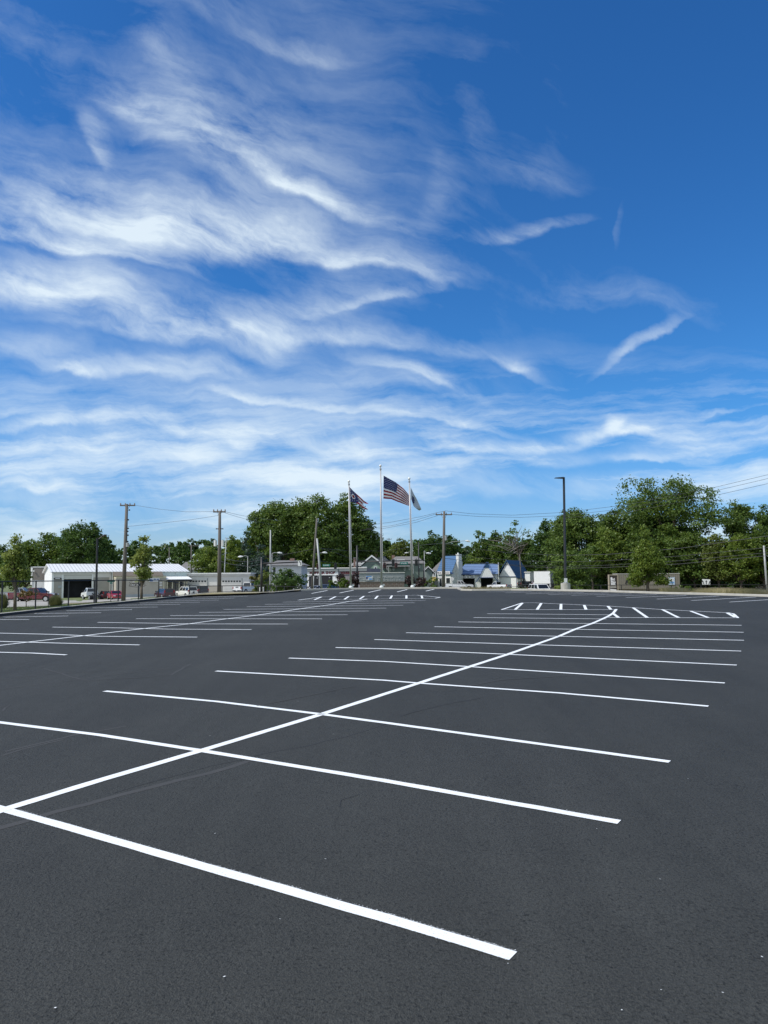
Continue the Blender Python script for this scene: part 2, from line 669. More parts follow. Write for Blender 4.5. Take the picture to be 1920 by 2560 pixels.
# the land beyond, in rings around the car park
m_grass = mat('grass', (0.075, 0.115, 0.03), 0.9, 0.3, 0.9, 0.8, c2=(0.15, 0.17, 0.06), bscale=14)
ring0 = [Vector((p.x, p.y, 0)) for p in poly]
mb = MB()
scales = [1.0, 1.02, 1.06, 1.12, 1.2, 1.32, 1.48, 1.7, 1.95, 2.25, 2.7, 3.4, 5, 9, 18, 40]
n = len(ring0)
for s_ in scales:
    for p in ring0:
        X, Y = p.x * s_, p.y * s_
        if Y > 25:
            z = ground_z(X, Y)
        else:
            z = SL * p.y + 0.11 - 0.02 * (s_ - 1) * 50
        mb.v.append((X, Y, max(z, -8)))
for k in range(len(scales) - 1):
    for i in range(n):
        j = (i + 1) % n
        mb.f.append((k * n + i, k * n + j, (k + 1) * n + j, (k + 1) * n + i))
        mb.mi.append(0)
tag(mb.build('ground', m_grass), kind='structure')


def drape(name, xs, d0, d1, m, dz, rows=14):
    mb = MB()
    for x in xs:
        a = float(np.interp(x, *d0))
        b = float(np.interp(x, *d1))
        for k in range(rows + 1):
            mb.v.append(tuple(gp(x, a + (b - a) * k / rows, dz)))
    for i in range(len(xs) - 1):
        for k in range(rows):
            a = i * (rows + 1) + k
            mb.f.append((a, a + rows + 1, a + rows + 2, a + 1))
            mb.mi.append(0)
    return tag(mb.build(name, m), kind='structure')


m_conc = mat('old concrete', (0.34, 0.32, 0.28), 0.9, 0.16, 0.5, 0.3)
m_road = mat('road grey', (0.13, 0.13, 0.13), 0.9, 0.15, 0.6, 0.3)
m_dry = mat('dry grass', (0.16, 0.14, 0.06), 0.9, 0.3, 1.2, 0.8, c2=(0.26, 0.22, 0.11), bscale=14)
drape('pavement', list(range(-260, 640, 20)), ([0, 150, 165, 400, 520, 640], [58, 58, 86.5, 86.5, 86.5, 96]), ([0, 640], [170, 170]), m_conc, 0.05)
drape('road', list(range(560, 1480, 20)), ([560, 1480], [103, 103]), ([560, 1480], [170, 170]), m_road, 0.06)
drape('verge', list(range(1380, 2240, 20)), ([1380, 2240], [84, 70]), ([1380, 2240], [120, 120]), m_dry, 0.05)
drape('forest_floor', list(range(1380, 2240, 20)), ([1380, 2240], [119, 119]), ([1380, 2240], [260, 260]), mat('leaf litter', (0.05, 0.04, 0.025), .95, .3, 2), 0.07)
drape('verge', list(range(1147, 1290, 8)), ([1147, 1290], [69.2, 69.9]), ([1147, 1290], [96, 96]), m_dry, 0.03)
drape('verge', list(range(170, 760, 10)), ([170, 300, 400, 505, 640, 760], [60, 56, 56, 60, 62.5, 70]), ([170, 760], [87, 87]), m_dry, 0.03)
drape('pavement', list(range(520, 780, 10)), ([520, 780], [88, 88]), ([520, 780], [102, 102]), m_conc, 0.05)

# kerb
m_kerb = mat('kerb concrete', (0.42, 0.40, 0.35), 0.85, 0.15, 1.5, 0.3)
m_kerb2 = mat('kerb asphalt patch', (0.1, 0.1, 0.1), 0.9, 0.1)


def dense(pts, step=1.2):
    out = [pts[0]]
    for a, b in zip(pts, pts[1:]):
        k = max(1, int((b - a).length / step))
        for i in range(1, k + 1):
            out.append(a.lerp(b, i / k))
    return out


def strip(pts, prof, closed=False):
    """sweep profile (offset to the left of travel, height) along pts"""
    mb = MB()
    k = len(prof)
    for i, p in enumerate(pts):
        a = pts[max(0, i - 1)]
        b = pts[min(len(pts) - 1, i + 1)]
        t = Vector((b.x - a.x, b.y - a.y, 0)).normalized()
        nrm = Vector((-t.y, t.x, 0))
        for (o, h) in prof:
            mb.v.append(tuple(p + nrm * o + Vector((0, 0, h))))
    for i in range(len(pts) - 1):
        for j in range(k - 1):
            a = i * k + j
            mb.f.append((a, a + k, a + k + 1, a + 1))
            mb.mi.append(0)
    return mb


ew = [Vector((-19.5, 5, SL * 5))] + edge_w + [back[0]]
kb = strip(dense(ew, 1.0), [(-0.02, -0.1), (0.0, 0.13), (0.03, 0.15), (0.17, 0.15), (0.2, 0.05)])
tag(kb.build('kerb', m_kerb), kind='structure')
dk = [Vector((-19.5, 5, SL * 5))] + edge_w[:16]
m_kerbface = mat('dark kerb face', (0.028, 0.028, 0.03), 0.8, 0.2, 2.0)  # near-black strip laid over the kerb face on the left stretch
tag(strip(dense(dk, 1.0), [(-0.03, -0.1), (-0.004, 0.128)]).build('kerb_face', m_kerbface), kind='structure')

# painted markings
m_paint = paint_mat()
_mk = [0]


def line(px, w=0.13, name='parking_line', jit=0.004):
    pts = [lot(*p) for p in px]
    # smooth the corners of long runs, then break into short pieces so that the edge wavers like sprayed paint
    q = [pts[0]]
    for a, b in zip(pts, pts[1:]):
        L_ = (b - a).length
        k = max(1, int(L_ / 0.25))
        for i in range(1, k + 1):
            q.append(a.lerp(b, i / k))
    mb = MB()
    dz = 0.004 + 0.0004 * (_mk[0] % 5)
    _mk[0] += 1
    for i, p in enumerate(q):
        a = q[max(0, i - 1)]
        b = q[min(len(q) - 1, i + 1)]
        t = (b - a).normalized()
        nrm = Vector((-t.y, t.x, 0))
        for s_ in (-1, 1):
            e = p + nrm * s_ * (w / 2 + random.uniform(-jit, jit))
            mb.v.append((e.x, e.y, SL * e.y + dz))
    for i in range(len(q) - 1):
        a = 2 * i
        mb.f.append((a, a + 2, a + 3, a + 1))
        mb.mi.append(0)
    o = mb.build(name, m_paint)
    return tag(o, kind='structure')


def ext(a, b, f):
    return (a[0] + (a[0] - b[0]) * f, a[1] + (a[1] - b[1]) * f)


W = 0.118
line([(-330, 1936), (12, 2024), (230, 2086), (503, 2165), (960, 2295), (1283, 2391)], W)
line([(-330, 1768), (0, 1806.5), (250, 1838), (503, 1877), (960, 1952), (1548, 2056)], W)
line([(262, 1728), (540, 1754), (804, 1786), (960, 1807), (1674, 1905)], W)
line([(540, 1678), (960, 1701), (1044, 1708), (1400, 1733), (1771, 1766)], W)
line([(722, 1645.6), (960, 1654), (1174, 1667), (1450, 1685), (1812, 1708)], W)
line([(839, 1619), (960, 1622), (1270, 1636), (1842, 1663)], W)
line([(936, 1599), (1336, 1612), (1853, 1628)], W)
line([(1015, 1582), (1397, 1591), (1860, 1601)], W)
line([(1086, 1567), (1437, 1573.5), (1859, 1581)], W)
line([(1146, 1555), (1480, 1559), (1854, 1563.5)], W)
line([(1184, 1544), (1516, 1547.5)], W)
line([(1218, 1534.4), (1522, 1537)], W)
line([(-260, 2118), (12, 2024), (250, 1951), (503, 1877), (804, 1786), (1044, 1709), (1174, 1667), (1270, 1636), (1336, 1612.5), (1397, 1591), (1437, 1573.5), (1480, 1559), (1505, 1548), (1522, 1540), (1533, 1533), (1541, 1523)], 0.135)
line([(1540, 1524), (1254, 1524.3), (1306, 1507.3), (1334, 1507), (1521, 1515.4), (1583, 1519.3), (1656, 1524), (1820, 1532), (1833, 1534.5), (1845, 1544.8), (1519, 1544)], W)
for a, b in [((1306, 1508), (1288, 1524)), ((1353, 1508.3), (1343, 1524)), ((1402.7, 1509.8), (1402, 1524)), ((1460.5, 1513), (1465, 1524)), ((1520, 1515.6), (1527, 1524)),
             ((1533, 1534), (1546, 1544)), ((1583, 1519.5), (1618, 1544)), ((1656, 1524), (1696, 1544)), ((1727, 1528), (1770, 1544)), ((1818, 1532.4), (1838, 1543.5))]:
    line([a, b], 0.145)
for a in [[(-260, 1620), (0, 1631), (80, 1633), (166, 1637.5)], [(-300, 1596), (0, 1603.6), (150, 1608), (349, 1612.5)], [(-200, 1577), (0, 1583), (140, 1586.3), (250, 1591), (493, 1593)],
          [(131, 1568), (300, 1570), (420, 1573), (629, 1574)], [(244, 1556), (400, 1558.4), (500, 1560), (720, 1560.3)], [(340, 1547), (805, 1547.3)], [(425, 1539), (869, 1537)],
          [(498, 1531), (922, 1527.7)], [(559, 1523.5), (966, 1520.5)], [(617, 1517), (1008, 1513.3)], [(662, 1511), (1037, 1507)], [(707, 1505.4), (1064, 1501)],
          [(-300, 1660), (0, 1613.6), (210, 1589.3), (351, 1572.5), (467, 1560.4), (552, 1549), (640, 1538.4), (698, 1530), (761.5, 1520.7), (825, 1512), (871.5, 1504), (919, 1497.6)],
          [(0, 1549), (73, 1549)], [(8, 1543), (171, 1540)], [(86, 1534), (253, 1532)], [(166, 1527), (330, 1524)], [(231, 1520), (394, 1517.6)], [(295, 1513), (451, 1511)],
          [(350, 1507.7), (500, 1505.5)], [(394, 1503), (547, 1500.3)], [(440, 1497.8), (586, 1495.4)], [(482, 1492.8), (619, 1490.5)],
          [(1216, 1479.8), (1330, 1478.6)], [(1263, 1482), (1400, 1479.6)], [(1315, 1484.6), (1460, 1481.4)], [(1370, 1486.5), (1521, 1482.4)], [(1428, 1488.5), (1578, 1484.4)],
          [(1491.6, 1491), (1643, 1486.6)], [(1564.6, 1494), (1716, 1488.6)], [(1642, 1498), (1798, 1490.2)], [(1728, 1501.4), (1890, 1492.8)], [(1823.6, 1505.3), (1965, 1496.6)]]:
    line(a, W)
for a in [[(779, 1483.7), (818.5, 1476.3)], [(849, 1482.6), (884, 1475.4)], [(921, 1481.4), (952, 1474.4)], [(993, 1479.8), (1018, 1473.8)], [(1065, 1477.8), (1085.5, 1472.8)]]:
    line(a, 0.14)
line([(919, 1497.6), (744.7, 1500.5), (805, 1492.2), (1042, 1488), (1100, 1493.2), (1088, 1495.8), (919, 1497.6)], W)
for a, b in [((803.5, 1492.4), (786, 1499.6)), ((839.6, 1491.4), (823.7, 1499)), ((872, 1491), (861, 1498.5)), ((910, 1490.4), (899.5, 1497.6)), ((944.6, 1489.8), (938, 1497)),
             ((980, 1489.2), (975.6, 1496.6)), ((1016, 1488.6), (1016, 1496.2)), ((1054, 1489.2), (1055.7, 1495.9))]:
    line([a, b], 0.145)

# faint joints, cracks and specks in the sealed surface
m_seam = mat('sealed joint', (0.044, 0.043, 0.040), 0.8, 0.12, 3)
m_crack = mat('crack', (0.022, 0.024, 0.027), 0.9, 0.1)
seams = [([(0, 2075), (300, 1988), (608, 1904)], .10, m_seam), ([(0, 1878), (190, 1838), (330, 1815)], .06, m_seam), ([(0, 1890), (170, 1850)], .05, m_seam),
         ([(640, 1890), (760, 1865), (960, 1812)], .02, m_crack), ([(300, 1982), (420, 1950), (600, 1900)], .012, m_crack),
         ([(0, 1722), (260, 1690), (560, 1655)], .05, m_seam), ([(0, 1700), (120, 1685), (330, 1672)], .04, m_seam), ([(100, 1672), (230, 1702), (420, 1688), (470, 1660)], .05, m_seam),
         ([(0, 1770), (30, 1762), (10, 1778)], .04, m_seam), ([(1000, 1792), (1080, 1772), (1200, 1745)], .02, m_crack), ([(830, 2020), (850, 2000), (898, 1986)], .008, m_crack),
         ([(1130, 1720), (1260, 1700), (1420, 1690)], .05, m_seam), ([(640, 1765), (760, 1740), (900, 1716)], .03, m_seam)]
for k, (px, w, m_) in enumerate(seams):
    pts = dense([lot(*p) for p in px], 0.3)
    mb = strip([p + Vector((random.uniform(-.03, .03) + .08 * math.sin(p.x * 2.3 + k), random.uniform(-.03, .03), 0.0012 + 0.0003 * k)) for p in pts], [(-w / 2, 0), (w / 2, 0)])
    tag(mb.build('asphalt_joint', m_), kind='structure')
mb = MB()
for i in range(18):
    x, y = random.uniform(60, 1880), 1580 + 960 * random.random() ** 1.3
    if i < 12:
        x, y = [(1492, 2074), (1540, 2089), (1806, 1767), (138, 2523), (1653, 2478), (1720, 1948), (1650, 2200), (525, 1840), (833, 1836), (1905, 2395), (700, 2300), (1270, 2412)][i]
    p = lot(x, y)
    a = random.uniform(0, 6)
    l_, w_ = random.uniform(.004, .011), random.uniform(.002, .006)
    c, s_ = math.cos(a), math.sin(a)
    pp = []
    for (u, v) in ((-l_, 0), (0, -w_), (l_, 0), (0, w_)):
        e = p + Vector((u * c - v * s_, u * s_ + v * c, 0))
        pp.append((e.x, e.y, SL * e.y + 0.009))
    mb.face(pp)
# ragged spray along the edges of the nearest stripes
for (pl, n_) in (([(12, 2024), (503, 2165), (960, 2295), (1283, 2391)], 800), ([(12, 2024), (503, 1877), (804, 1786)], 250), ([(503, 1877), (960, 1952), (1548, 2056)], 350)):
    q_ = [lot(*p) for p in pl]
    for i in range(n_):
        k = random.randrange(len(q_) - 1)
        a_, b_ = q_[k], q_[k + 1]
        p = a_.lerp(b_, random.random())
        t_ = (b_ - a_).normalized()
        nn = Vector((-t_.y, t_.x, 0)) * random.choice((-1, 1)) * (0.057 + abs(random.gauss(0, .006)))
        p = p + nn
        w_ = random.uniform(.0015, .004)
        mb.face([(p.x - w_, p.y, SL * p.y + .0088), (p.x, p.y - w_, SL * (p.y - w_) + .0088), (p.x + w_, p.y, SL * p.y + .0088), (p.x, p.y + w_, SL * (p.y + w_) + .0088)])
tag(mb.build('paint_specks', m_paint), kind='stuff', label='tiny white paint specks and grit scattered on the asphalt', cat='specks')

# ------------------------------------------------------------------ vegetation
m_bark = mat('bark', (0.10, 0.08, 0.06), 0.95, 0.3, 4, 0.6)
LM = {
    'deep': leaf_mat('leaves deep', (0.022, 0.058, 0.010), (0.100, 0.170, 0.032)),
    'mid': leaf_mat('leaves mid', (0.036, 0.084, 0.012), (0.165, 0.235, 0.044), 0.4),
    'bright': leaf_mat('leaves bright', (0.070, 0.130, 0.016), (0.200, 0.260, 0.045), 0.45),
    'olive': leaf_mat('leaves olive', (0.058, 0.098, 0.016), (0.19, 0.225, 0.05), 0.4),
    'young': leaf_mat('leaves young', (0.080, 0.130, 0.020), (0.300, 0.350, 0.085), 0.45),
    'spruce': leaf_mat('needles', (0.018, 0.038, 0.018), (0.045, 0.075, 0.042), 0.1),
    'bluespruce': leaf_mat('needles blue', (0.022, 0.044, 0.032), (0.055, 0.088, 0.065), 0.1),
    'yellow': leaf_mat('leaves yellow', (0.120, 0.130, 0.026), (0.26, 0.24, 0.065), 0.4),
    'purple': leaf_mat('leaves purple', (0.028, 0.022, 0.020), (0.085, 0.050, 0.045), 0.2),
    'reddish': leaf_mat('leaves reddish', (0.120, 0.085, 0.030), (0.22, 0.16, 0.055), 0.3),
    'reed': leaf_mat('reeds', (0.090, 0.105, 0.035), (0.21, 0.21, 0.095), 0.2),
    'drygrass': leaf_mat('dry stalks', (0.15, 0.13, 0.055), (0.34, 0.29, 0.15), 0.2),
    'turf': leaf_mat('turf', (0.055, 0.095, 0.02), (0.16, 0.20, 0.06), 0.2),
}


def leaf_mesh(name, cen, ls, m, parent, aspect=0.7, up=0.35, out=None, seed=1):
    """one small rhombic leaf spray per centre"""
    r = np.random.default_rng(seed)
    n = len(cen)
    nv = r.normal(size=(n, 3))
    if out is not None:
        nv = nv * 0.75 + out
    nv[:, 2] += up
    nv /= np.linalg.norm(nv, axis=1, keepdims=True) + 1e-9
    a = r.normal(size=(n, 3))
    u = np.cross(nv, a)
    u /= np.linalg.norm(u, axis=1, keepdims=True) + 1e-9
    w = np.cross(nv, u)
    s = ls * r.uniform(0.55, 1.35, size=(n, 1))
    p = np.empty((n, 4, 3))
    p[:, 0] = cen - u * s * 0.5
    p[:, 1] = cen - w * s * 0.5 * aspect + nv * s * .08
    p[:, 2] = cen + u * s * 0.5
    p[:, 3] = cen + w * s * 0.5 * aspect + nv * s * .08
    me = bpy.data.meshes.new(name)
    me.vertices.add(n * 4)
    me.vertices.foreach_set('co', p.reshape(-1))
    me.loops.add(n * 4)
    me.loops.foreach_set('vertex_index', np.arange(n * 4, dtype=np.int32))
    me.polygons.add(n)
    me.polygons.foreach_set('loop_start', np.arange(0, n * 4, 4, dtype=np.int32))
    me.materials.append(m)
    me.update()
    me.validate()
    o = bpy.data.objects.new(name, me)
    col.objects.link(o)
    if parent:
        o.parent = parent
    return o


def clump_cloud(lobes, n, cr, r, inner=0.25):
    """n leaf centres gathered in clumps over the lobes: lobes (cx,cy,cz,rx,ry,rz)"""
    lb = np.array(lobes)
    area = (lb[:, 3] * lb[:, 5]) ** 1.0
    nc = max(8, int(n / 34))
    idx = r.choice(len(lb), size=nc, p=area / area.sum())
    d = r.normal(size=(nc, 3))
    d /= np.linalg.norm(d, axis=1, keepdims=True)
    rad = np.where(r.random(nc) < inner, r.uniform(0.2, 0.8, nc), r.uniform(0.82, 1.05, nc))[:, None]
    cc = lb[idx, :3] + d * lb[idx, 3:6] * rad
    cs = cr * r.uniform(0.5, 1.4, size=nc)
    li = r.integers(0, nc, size=n)
    off = np.clip(r.normal(size=(n, 3)), -1.7, 1.7) * 0.55
    off[:, 2] *= 0.6
    cen = cc[li] + off * cs[li][:, None]
    return cen, d[li] * 0.8


def branches(parent, h, base_r, tips, name='trunk', fork=0.35, m=None):
    mb = MB()
    fz = h * fork
    mb.tube([(0, 0, -0.3), (0, 0, fz * 0.5), (random.uniform(-.02, .02) * h, 0, fz)], [base_r * 1.15, base_r * 0.9, base_r * 0.8], 8)
    for t in tips:
        t = Vector(t)
        mid = Vector((t.x * 0.45, t.y * 0.45, fz + (t.z - fz) * 0.55))
        mb.tube([(0, 0, fz * 0.92), mid, t], [base_r * 0.5, base_r * 0.32, base_r * 0.08], 6, False)
    return mb.build(name, m or m_bark, parent, True)


_seed = [10]


def tree(label, x, d, ytop, wpx, ybot, leaf='mid', name='tree', cat='tree', group=None, kind='round', dens=1.0, nl=12, trunk=True, px=2.1, flat=0.8):
    _seed[0] += 1
    r = np.random.default_rng(_seed[0])
    random.seed(_seed[0])
    b = gp(x, d)
    h = zat(ytop, d, x) - b.z
    w = wpx / 1930.0 * d * (1.14 if kind in ('round', 'oak') else 1.0)
    zb = max(0.0, zat(ybot, d, x) - b.z)
    t = thing(name, label, cat, b, 0, group)
    ls = px / 769.0 * d
    hc = h - zb
    lobes = []
    if kind == 'round':
        cz = zb + hc * 0.5
        lobes.append((0, 0, cz, w * 0.27, w * 0.27 * flat, hc * 0.33))
        if ybot >= 1430:
            k_ = int(nl * 2.2)
            for i in range(k_):
                fz = (i + r.uniform(.2, .8)) / k_
                ex = 1.0 if fz < .4 else math.sqrt(max(0.02, 1 - ((fz - .4) / .62) ** 2))
                ex *= .82 + .18 * min(1, fz / .4)
                q = r.uniform(.20, .32)
                a = i * 2.4
                rr = max(0.0, ex - q)
                lobes.append((math.cos(a) * w / 2 * rr, math.sin(a) * w / 2 * rr * flat, zb + hc * (.05 + .85 * fz), w / 2 * q, w / 2 * q, hc / 2 * q * .8))
        for i in range(nl if ybot < 1430 else 0):
            a = r.uniform(0, 2 * math.pi)
            if i < 2:
                a = [0.1, math.pi][i]
            e = r.uniform(-0.75, 1.0) if i > 2 else [0.1, -0.1, 1.2][i]
            q = r.uniform(0.24, 0.38)
            rr = 1 - q
            ce, se = math.cos(e), math.sin(e)
            lobes.append((math.cos(a) * ce * w / 2 * rr, math.sin(a) * ce * w / 2 * rr * flat, cz + se * hc / 2 * rr, w / 2 * q * r.uniform(.85, 1.15), w / 2 * q, hc / 2 * q * r.uniform(.85, 1.2)))
    elif kind == 'oval':
        for i in range(nl):
            f = (i + 0.5) / nl
            rad = w / 2 * math.sin(math.pi * min(0.97, f * 0.85 + 0.14)) ** 0.8
            a = i * 2.4
            q = 0.5
            lobes.append((math.cos(a) * rad * q, math.sin(a) * rad * q, zb + hc * (0.1 + 0.84 * f), rad * 0.58 + .1, rad * 0.58 + .1, hc * 0.13))
    elif kind == 'cone':
        k = 12
        for i in range(k):
            f = i / k
            rad = w / 2 * (1 - f) ** 0.9 + 0.02 * w
            m_ = max(3, int(8 * (1 - f)))
            for j in range(m_):
                a = 2 * math.pi * (j + r.uniform(-.3, .3)) / m_
                lobes.append((math.cos(a) * rad * 0.6, math.sin(a) * rad * 0.6, zb + hc * f + hc * .02, rad * 0.48, rad * 0.48, hc * 0.045))
        lobes.append((0, 0, zb + hc * 0.96, w * 0.03, w * 0.03, hc * 0.05))
    elif kind == 'maple':            # young street maple: rising side shoots, one tall leader
        lobes.append((0, 0, zb + hc * 0.50, w * .10, w * .10, hc * 0.40))
        for i in range(nl):
            f = r.uniform(0.05, 0.62)
            a = r.uniform(0, 2 * math.pi)
            rad = w / 2 * (1 - f * 0.95) * r.uniform(.5, 1)
            lobes.append((math.cos(a) * rad * 0.72, math.sin(a) * rad * 0.72, zb + hc * (f * 0.9 + 0.07 + 0.1 * rad / w), w * .13, w * .13, hc * 0.085))
        for i in range(4):
            lobes.append((r.uniform(-.12, .12) * w, r.uniform(-.1, .1) * w, zb + hc * r.uniform(.72, .93), w * .05, w * .05, hc * 0.085))
    elif kind == 'oak':              # broad open crown with gaps
        for i in range(nl):
            a = r.uniform(0, 2 * math.pi)
            e = r.uniform(-0.35, 1.25)
            q = r.uniform(0.14, 0.27)
            rr = r.uniform(0.55, 1.0) - q * 0.7
            lobes.append((math.cos(a) * math.cos(e) * w / 2 * rr, math.sin(a) * math.cos(e) * w / 2 * rr * flat, zb + hc * 0.4 + math.sin(e) * hc * 0.6 * rr, w / 2 * q, w / 2 * q, hc / 2 * q * 1.05))
    A = sum(l[3] * l[5] for l in lobes) * 3.14
    A = min(A, w * hc * 1.6)
    n = int(dens * 5.2 * A / (0.5 * ls * ls))
    n = max(500, min(22000, n))
    cen, out = clump_cloud(lobes, n, min(w, hc) * 0.06 + ls * 0.8, r)
    cen[:, 2] = np.maximum(cen[:, 2], 0.02)
    leaf_mesh('crown', cen, ls, LM[leaf], t, out=out, seed=_seed[0])
    if trunk:
        tips = [(l[0], l[1], l[2]) for l in lobes[:10]]
        branches(t, h, max(0.035, (0.012 if dens < .5 else 0.022) * h), tips, fork=max(0.15, zb / h * 0.9))
    return t


def shrub(label, x, d, ytop, wpx, leaf='mid', name='shrub', cat='shrub', group=None, dens=1.0, px=1.9, ybase=None, nl=9):
    _seed[0] += 1
    r = np.random.default_rng(_seed[0])
    b = gp(x, d)
    h = zat(ytop, d, x) - b.z
    w = wpx / 1930.0 * d
    t = thing(name, label, cat, b, 0, group)
    ls = px / 769.0 * d
    lobes = [(0, 0, h * 0.42, w * 0.36, w * 0.33, h * 0.42)]
    for i in range(nl):
        a = r.uniform(0, 2 * math.pi)
        lobes.append((math.cos(a) * w * 0.3, math.sin(a) * w * 0.28, h * r.uniform(0.22, 0.78), w * 0.19, w * 0.19, h * 0.2))
    n = int(dens * 5.5 * w * h / (0.5 * ls * ls))
    n = max(400, min(14000, n))
    cen, out = clump_cloud(lobes, n, min(w, h) * 0.07 + ls * 0.5, r)
    cen[:, 2] = np.maximum(cen[:, 2], 0.02)
    leaf_mesh('foliage', cen, ls, LM[leaf], t, out=out, seed=_seed[0])
    mb = MB()
    for i in range(6):
        a = i * 1.05
        mb.tube([(0, 0, -0.1), (math.cos(a) * w * .12, math.sin(a) * w * .12, h * .35), (math.cos(a) * w * .3, math.sin(a) * w * .3, h * .7)], [0.03 + h * .008, 0.02, 0.008], 5, False)
    mb.build('stem', m_bark, t, True)
    return t


def blades(name, pts, hgt, wid, m, label=None, cat=None, parent=None, seed=3, lean=0.35, kind=None):
    """tapering upright blades"""
    r = np.random.default_rng(seed)
    n = len(pts)
    a = r.uniform(0, 2 * math.pi, n)
    h = hgt * r.uniform(0.5, 1.15, n)
    dx = np.stack([np.cos(a), np.sin(a), np.zeros(n)], 1)
    ln = r.normal(size=(n, 3)) * lean
    ln[:, 2] = 1
    tip = pts + ln * h[:, None]
    p = np.empty((n, 3, 3))
    p[:, 0] = pts - dx * wid / 2
    p[:, 1] = pts + dx * wid / 2
    p[:, 2] = tip
    me = bpy.data.meshes.new(name)
    me.vertices.add(n * 3)
    me.vertices.foreach_set('co', p.reshape(-1))
    me.loops.add(n * 3)
    me.loops.foreach_set('vertex_index', np.arange(n * 3, dtype=np.int32))
    me.polygons.add(n)
    me.polygons.foreach_set('loop_start', np.arange(0, n * 3, 3, dtype=np.int32))
    me.materials.append(m)
    me.update()
    o = bpy.data.objects.new(name, me)
    col.objects.link(o)
    if parent:
        o.parent = parent
    if label or kind:
        tag(o, label, cat, None, kind)
    return o


# young street trees on the verge
tree('young leafy maple on the lawn behind the left fence, nearest tree at the left edge', 38, 43, 1328, 88, 1466, 'young', 'street_tree', kind='maple', nl=20, px=2.3, dens=1.5)
tree('young maple by the kerb between the wooden pole and the black fence, tall thin leader', 353, 56, 1326, 78, 1462, 'young', 'street_tree', kind='maple', nl=18, px=2.2, dens=1.1)
tree('young bushy maple on the right kerb in front of the beige trailer', 1618, 84, 1314, 108, 1480, 'bright', 'street_tree', kind='maple', nl=34, px=2.0, dens=2.2)
tree('small thin reddish sapling on the lawn in front of the dark red pickup', 66, 56, 1474, 42, 1502, 'reddish', 'sapling', cat='sapling', nl=6, dens=0.5)

# tall trees behind the left buildings
BG = 'background trees behind the left workshops'
for a in [
    ('dark tree cut by the left edge of the photo', 5, 178, 1362, 90, 1470, 'deep'),
    ('mid green rounded tree second from the left edge behind the parked pickups', 62, 172, 1344, 100, 1470, 'mid'),
    ('broad mid green tree behind the grey brick block', 118, 176, 1326, 110, 1470, 'mid'),
    ('dark tree above the left end of the white metal roof', 168, 182, 1322, 96, 1470, 'deep'),
    ('tallest dark tree of the left group, above the white metal roof', 204, 172, 1297, 120, 1470, 'deep'),
    ('round dark tree sloping down to the first wooden utility pole', 254, 180, 1330, 62, 1460, 'deep'),
]:
    tree(a[0], *a[1:6], leaf=a[6], group=BG, nl=14)
# far-off wood: one mass
def far_wood():
    lobes = []
    r = np.random.default_rng(5)
    for (x0, x1, ys, d) in [(225, 665, [1366, 1356, 1362, 1352, 1358, 1350, 1346, 1340, 1342, 1346, 1340, 1346, 1352], 300), (945, 1130, [1352, 1346, 1350, 1345], 320),
                           (1120, 1420, [1352, 1356, 1350, 1354, 1348, 1350, 1352], 290), (640, 950, [1330, 1330, 1330, 1335, 1340], 230), (1445, 2080, [1362, 1366, 1358, 1362, 1360, 1364, 1360, 1366, 1360, 1362, 1364, 1360], 165)]:
        xs = np.linspace(x0, x1, len(ys) * 2)
        for i, x in enumerate(xs):
            yt = ys[i // 2] + r.uniform(-5, 8)
            g0 = gp(x, d)
            top = zat(yt, d, x)
            dd = d + r.uniform(-14, 14)
            hh = top - g0.z
            for k in range(4):
                f = (k + 0.5) / 4
                lobes.append((xat(x, dd) + r.uniform(-2, 2), dd, g0.z + hh * f * 0.9, 3.6, 3.6, hh * 0.16))
    cen, out = clump_cloud(lobes, 120000, 1.1, r)
    o = leaf_mesh('far_wood', cen, 1.0, LM['deep'], None, out=out, seed=4)
    tag(o, 'far wooded skyline of dark trees behind the left workshops and houses', 'wood', None, 'stuff')


far_wood()
MID = 'tall trees across the street'
for a in [
    ('sunlit yellow green round tree right of the grey roofed house, behind the flat roofed garages', 520, 172, 1366, 84, 1450, 'bright'),
    ('bright green tree behind the garages, left of the dark pointed conifer', 580, 178, 1340, 70, 1450, 'bright'),
]:
    tree(a[0], *a[1:6], leaf=a[6], group=MID)
tree('dark pointed conifer behind the right end of the flat roofed garages', 614, 168, 1327, 56, 1462, 'spruce', 'conifer', kind='cone', group='conifers')
tree('bluish spruce left of the pale concrete pole', 655, 160, 1350, 60, 1462, 'bluespruce', 'conifer', kind='cone', group='conifers')
tree('short dark spruce between the dark conifer and the bluish spruce', 634, 176, 1372, 60, 1462, 'spruce', 'conifer', kind='cone', group='conifers')
tree('bluish spruce at the left foot of the huge round tree, above the hip roofed house', 700, 172, 1378, 66, 1462, 'bluespruce', 'conifer', kind='cone', group='conifers')
for a in [
    ('huge round tree left of the flags, its left crown with sky showing through', 700, 188, 1241, 170, 1405, 'mid', 'oak', 46, 1.7),
    ('lower left crown of the big tree group beside the pale concrete pole', 655, 184, 1302, 96, 1425, 'mid', 'oak', 16, 1.3),
    ('huge full green tree directly left of the left flagpole', 792, 186, 1240, 140, 1462, 'mid', 'round', 22, 1.3),
    ('tall tree behind the left flagpole', 864, 190, 1238, 122, 1462, 'mid', 'round', 18, 1.3),
    ('ragged right shoulder of the big tree group beside the middle flagpole', 914, 192, 1300, 76, 1462, 'mid', 'round', 16, 1.2),
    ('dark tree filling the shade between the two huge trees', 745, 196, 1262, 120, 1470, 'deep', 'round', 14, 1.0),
]:
    tree(a[0], *a[1:6], leaf=a[6], kind=a[7], nl=a[8], dens=a[9], group='huge trees left of the flags')
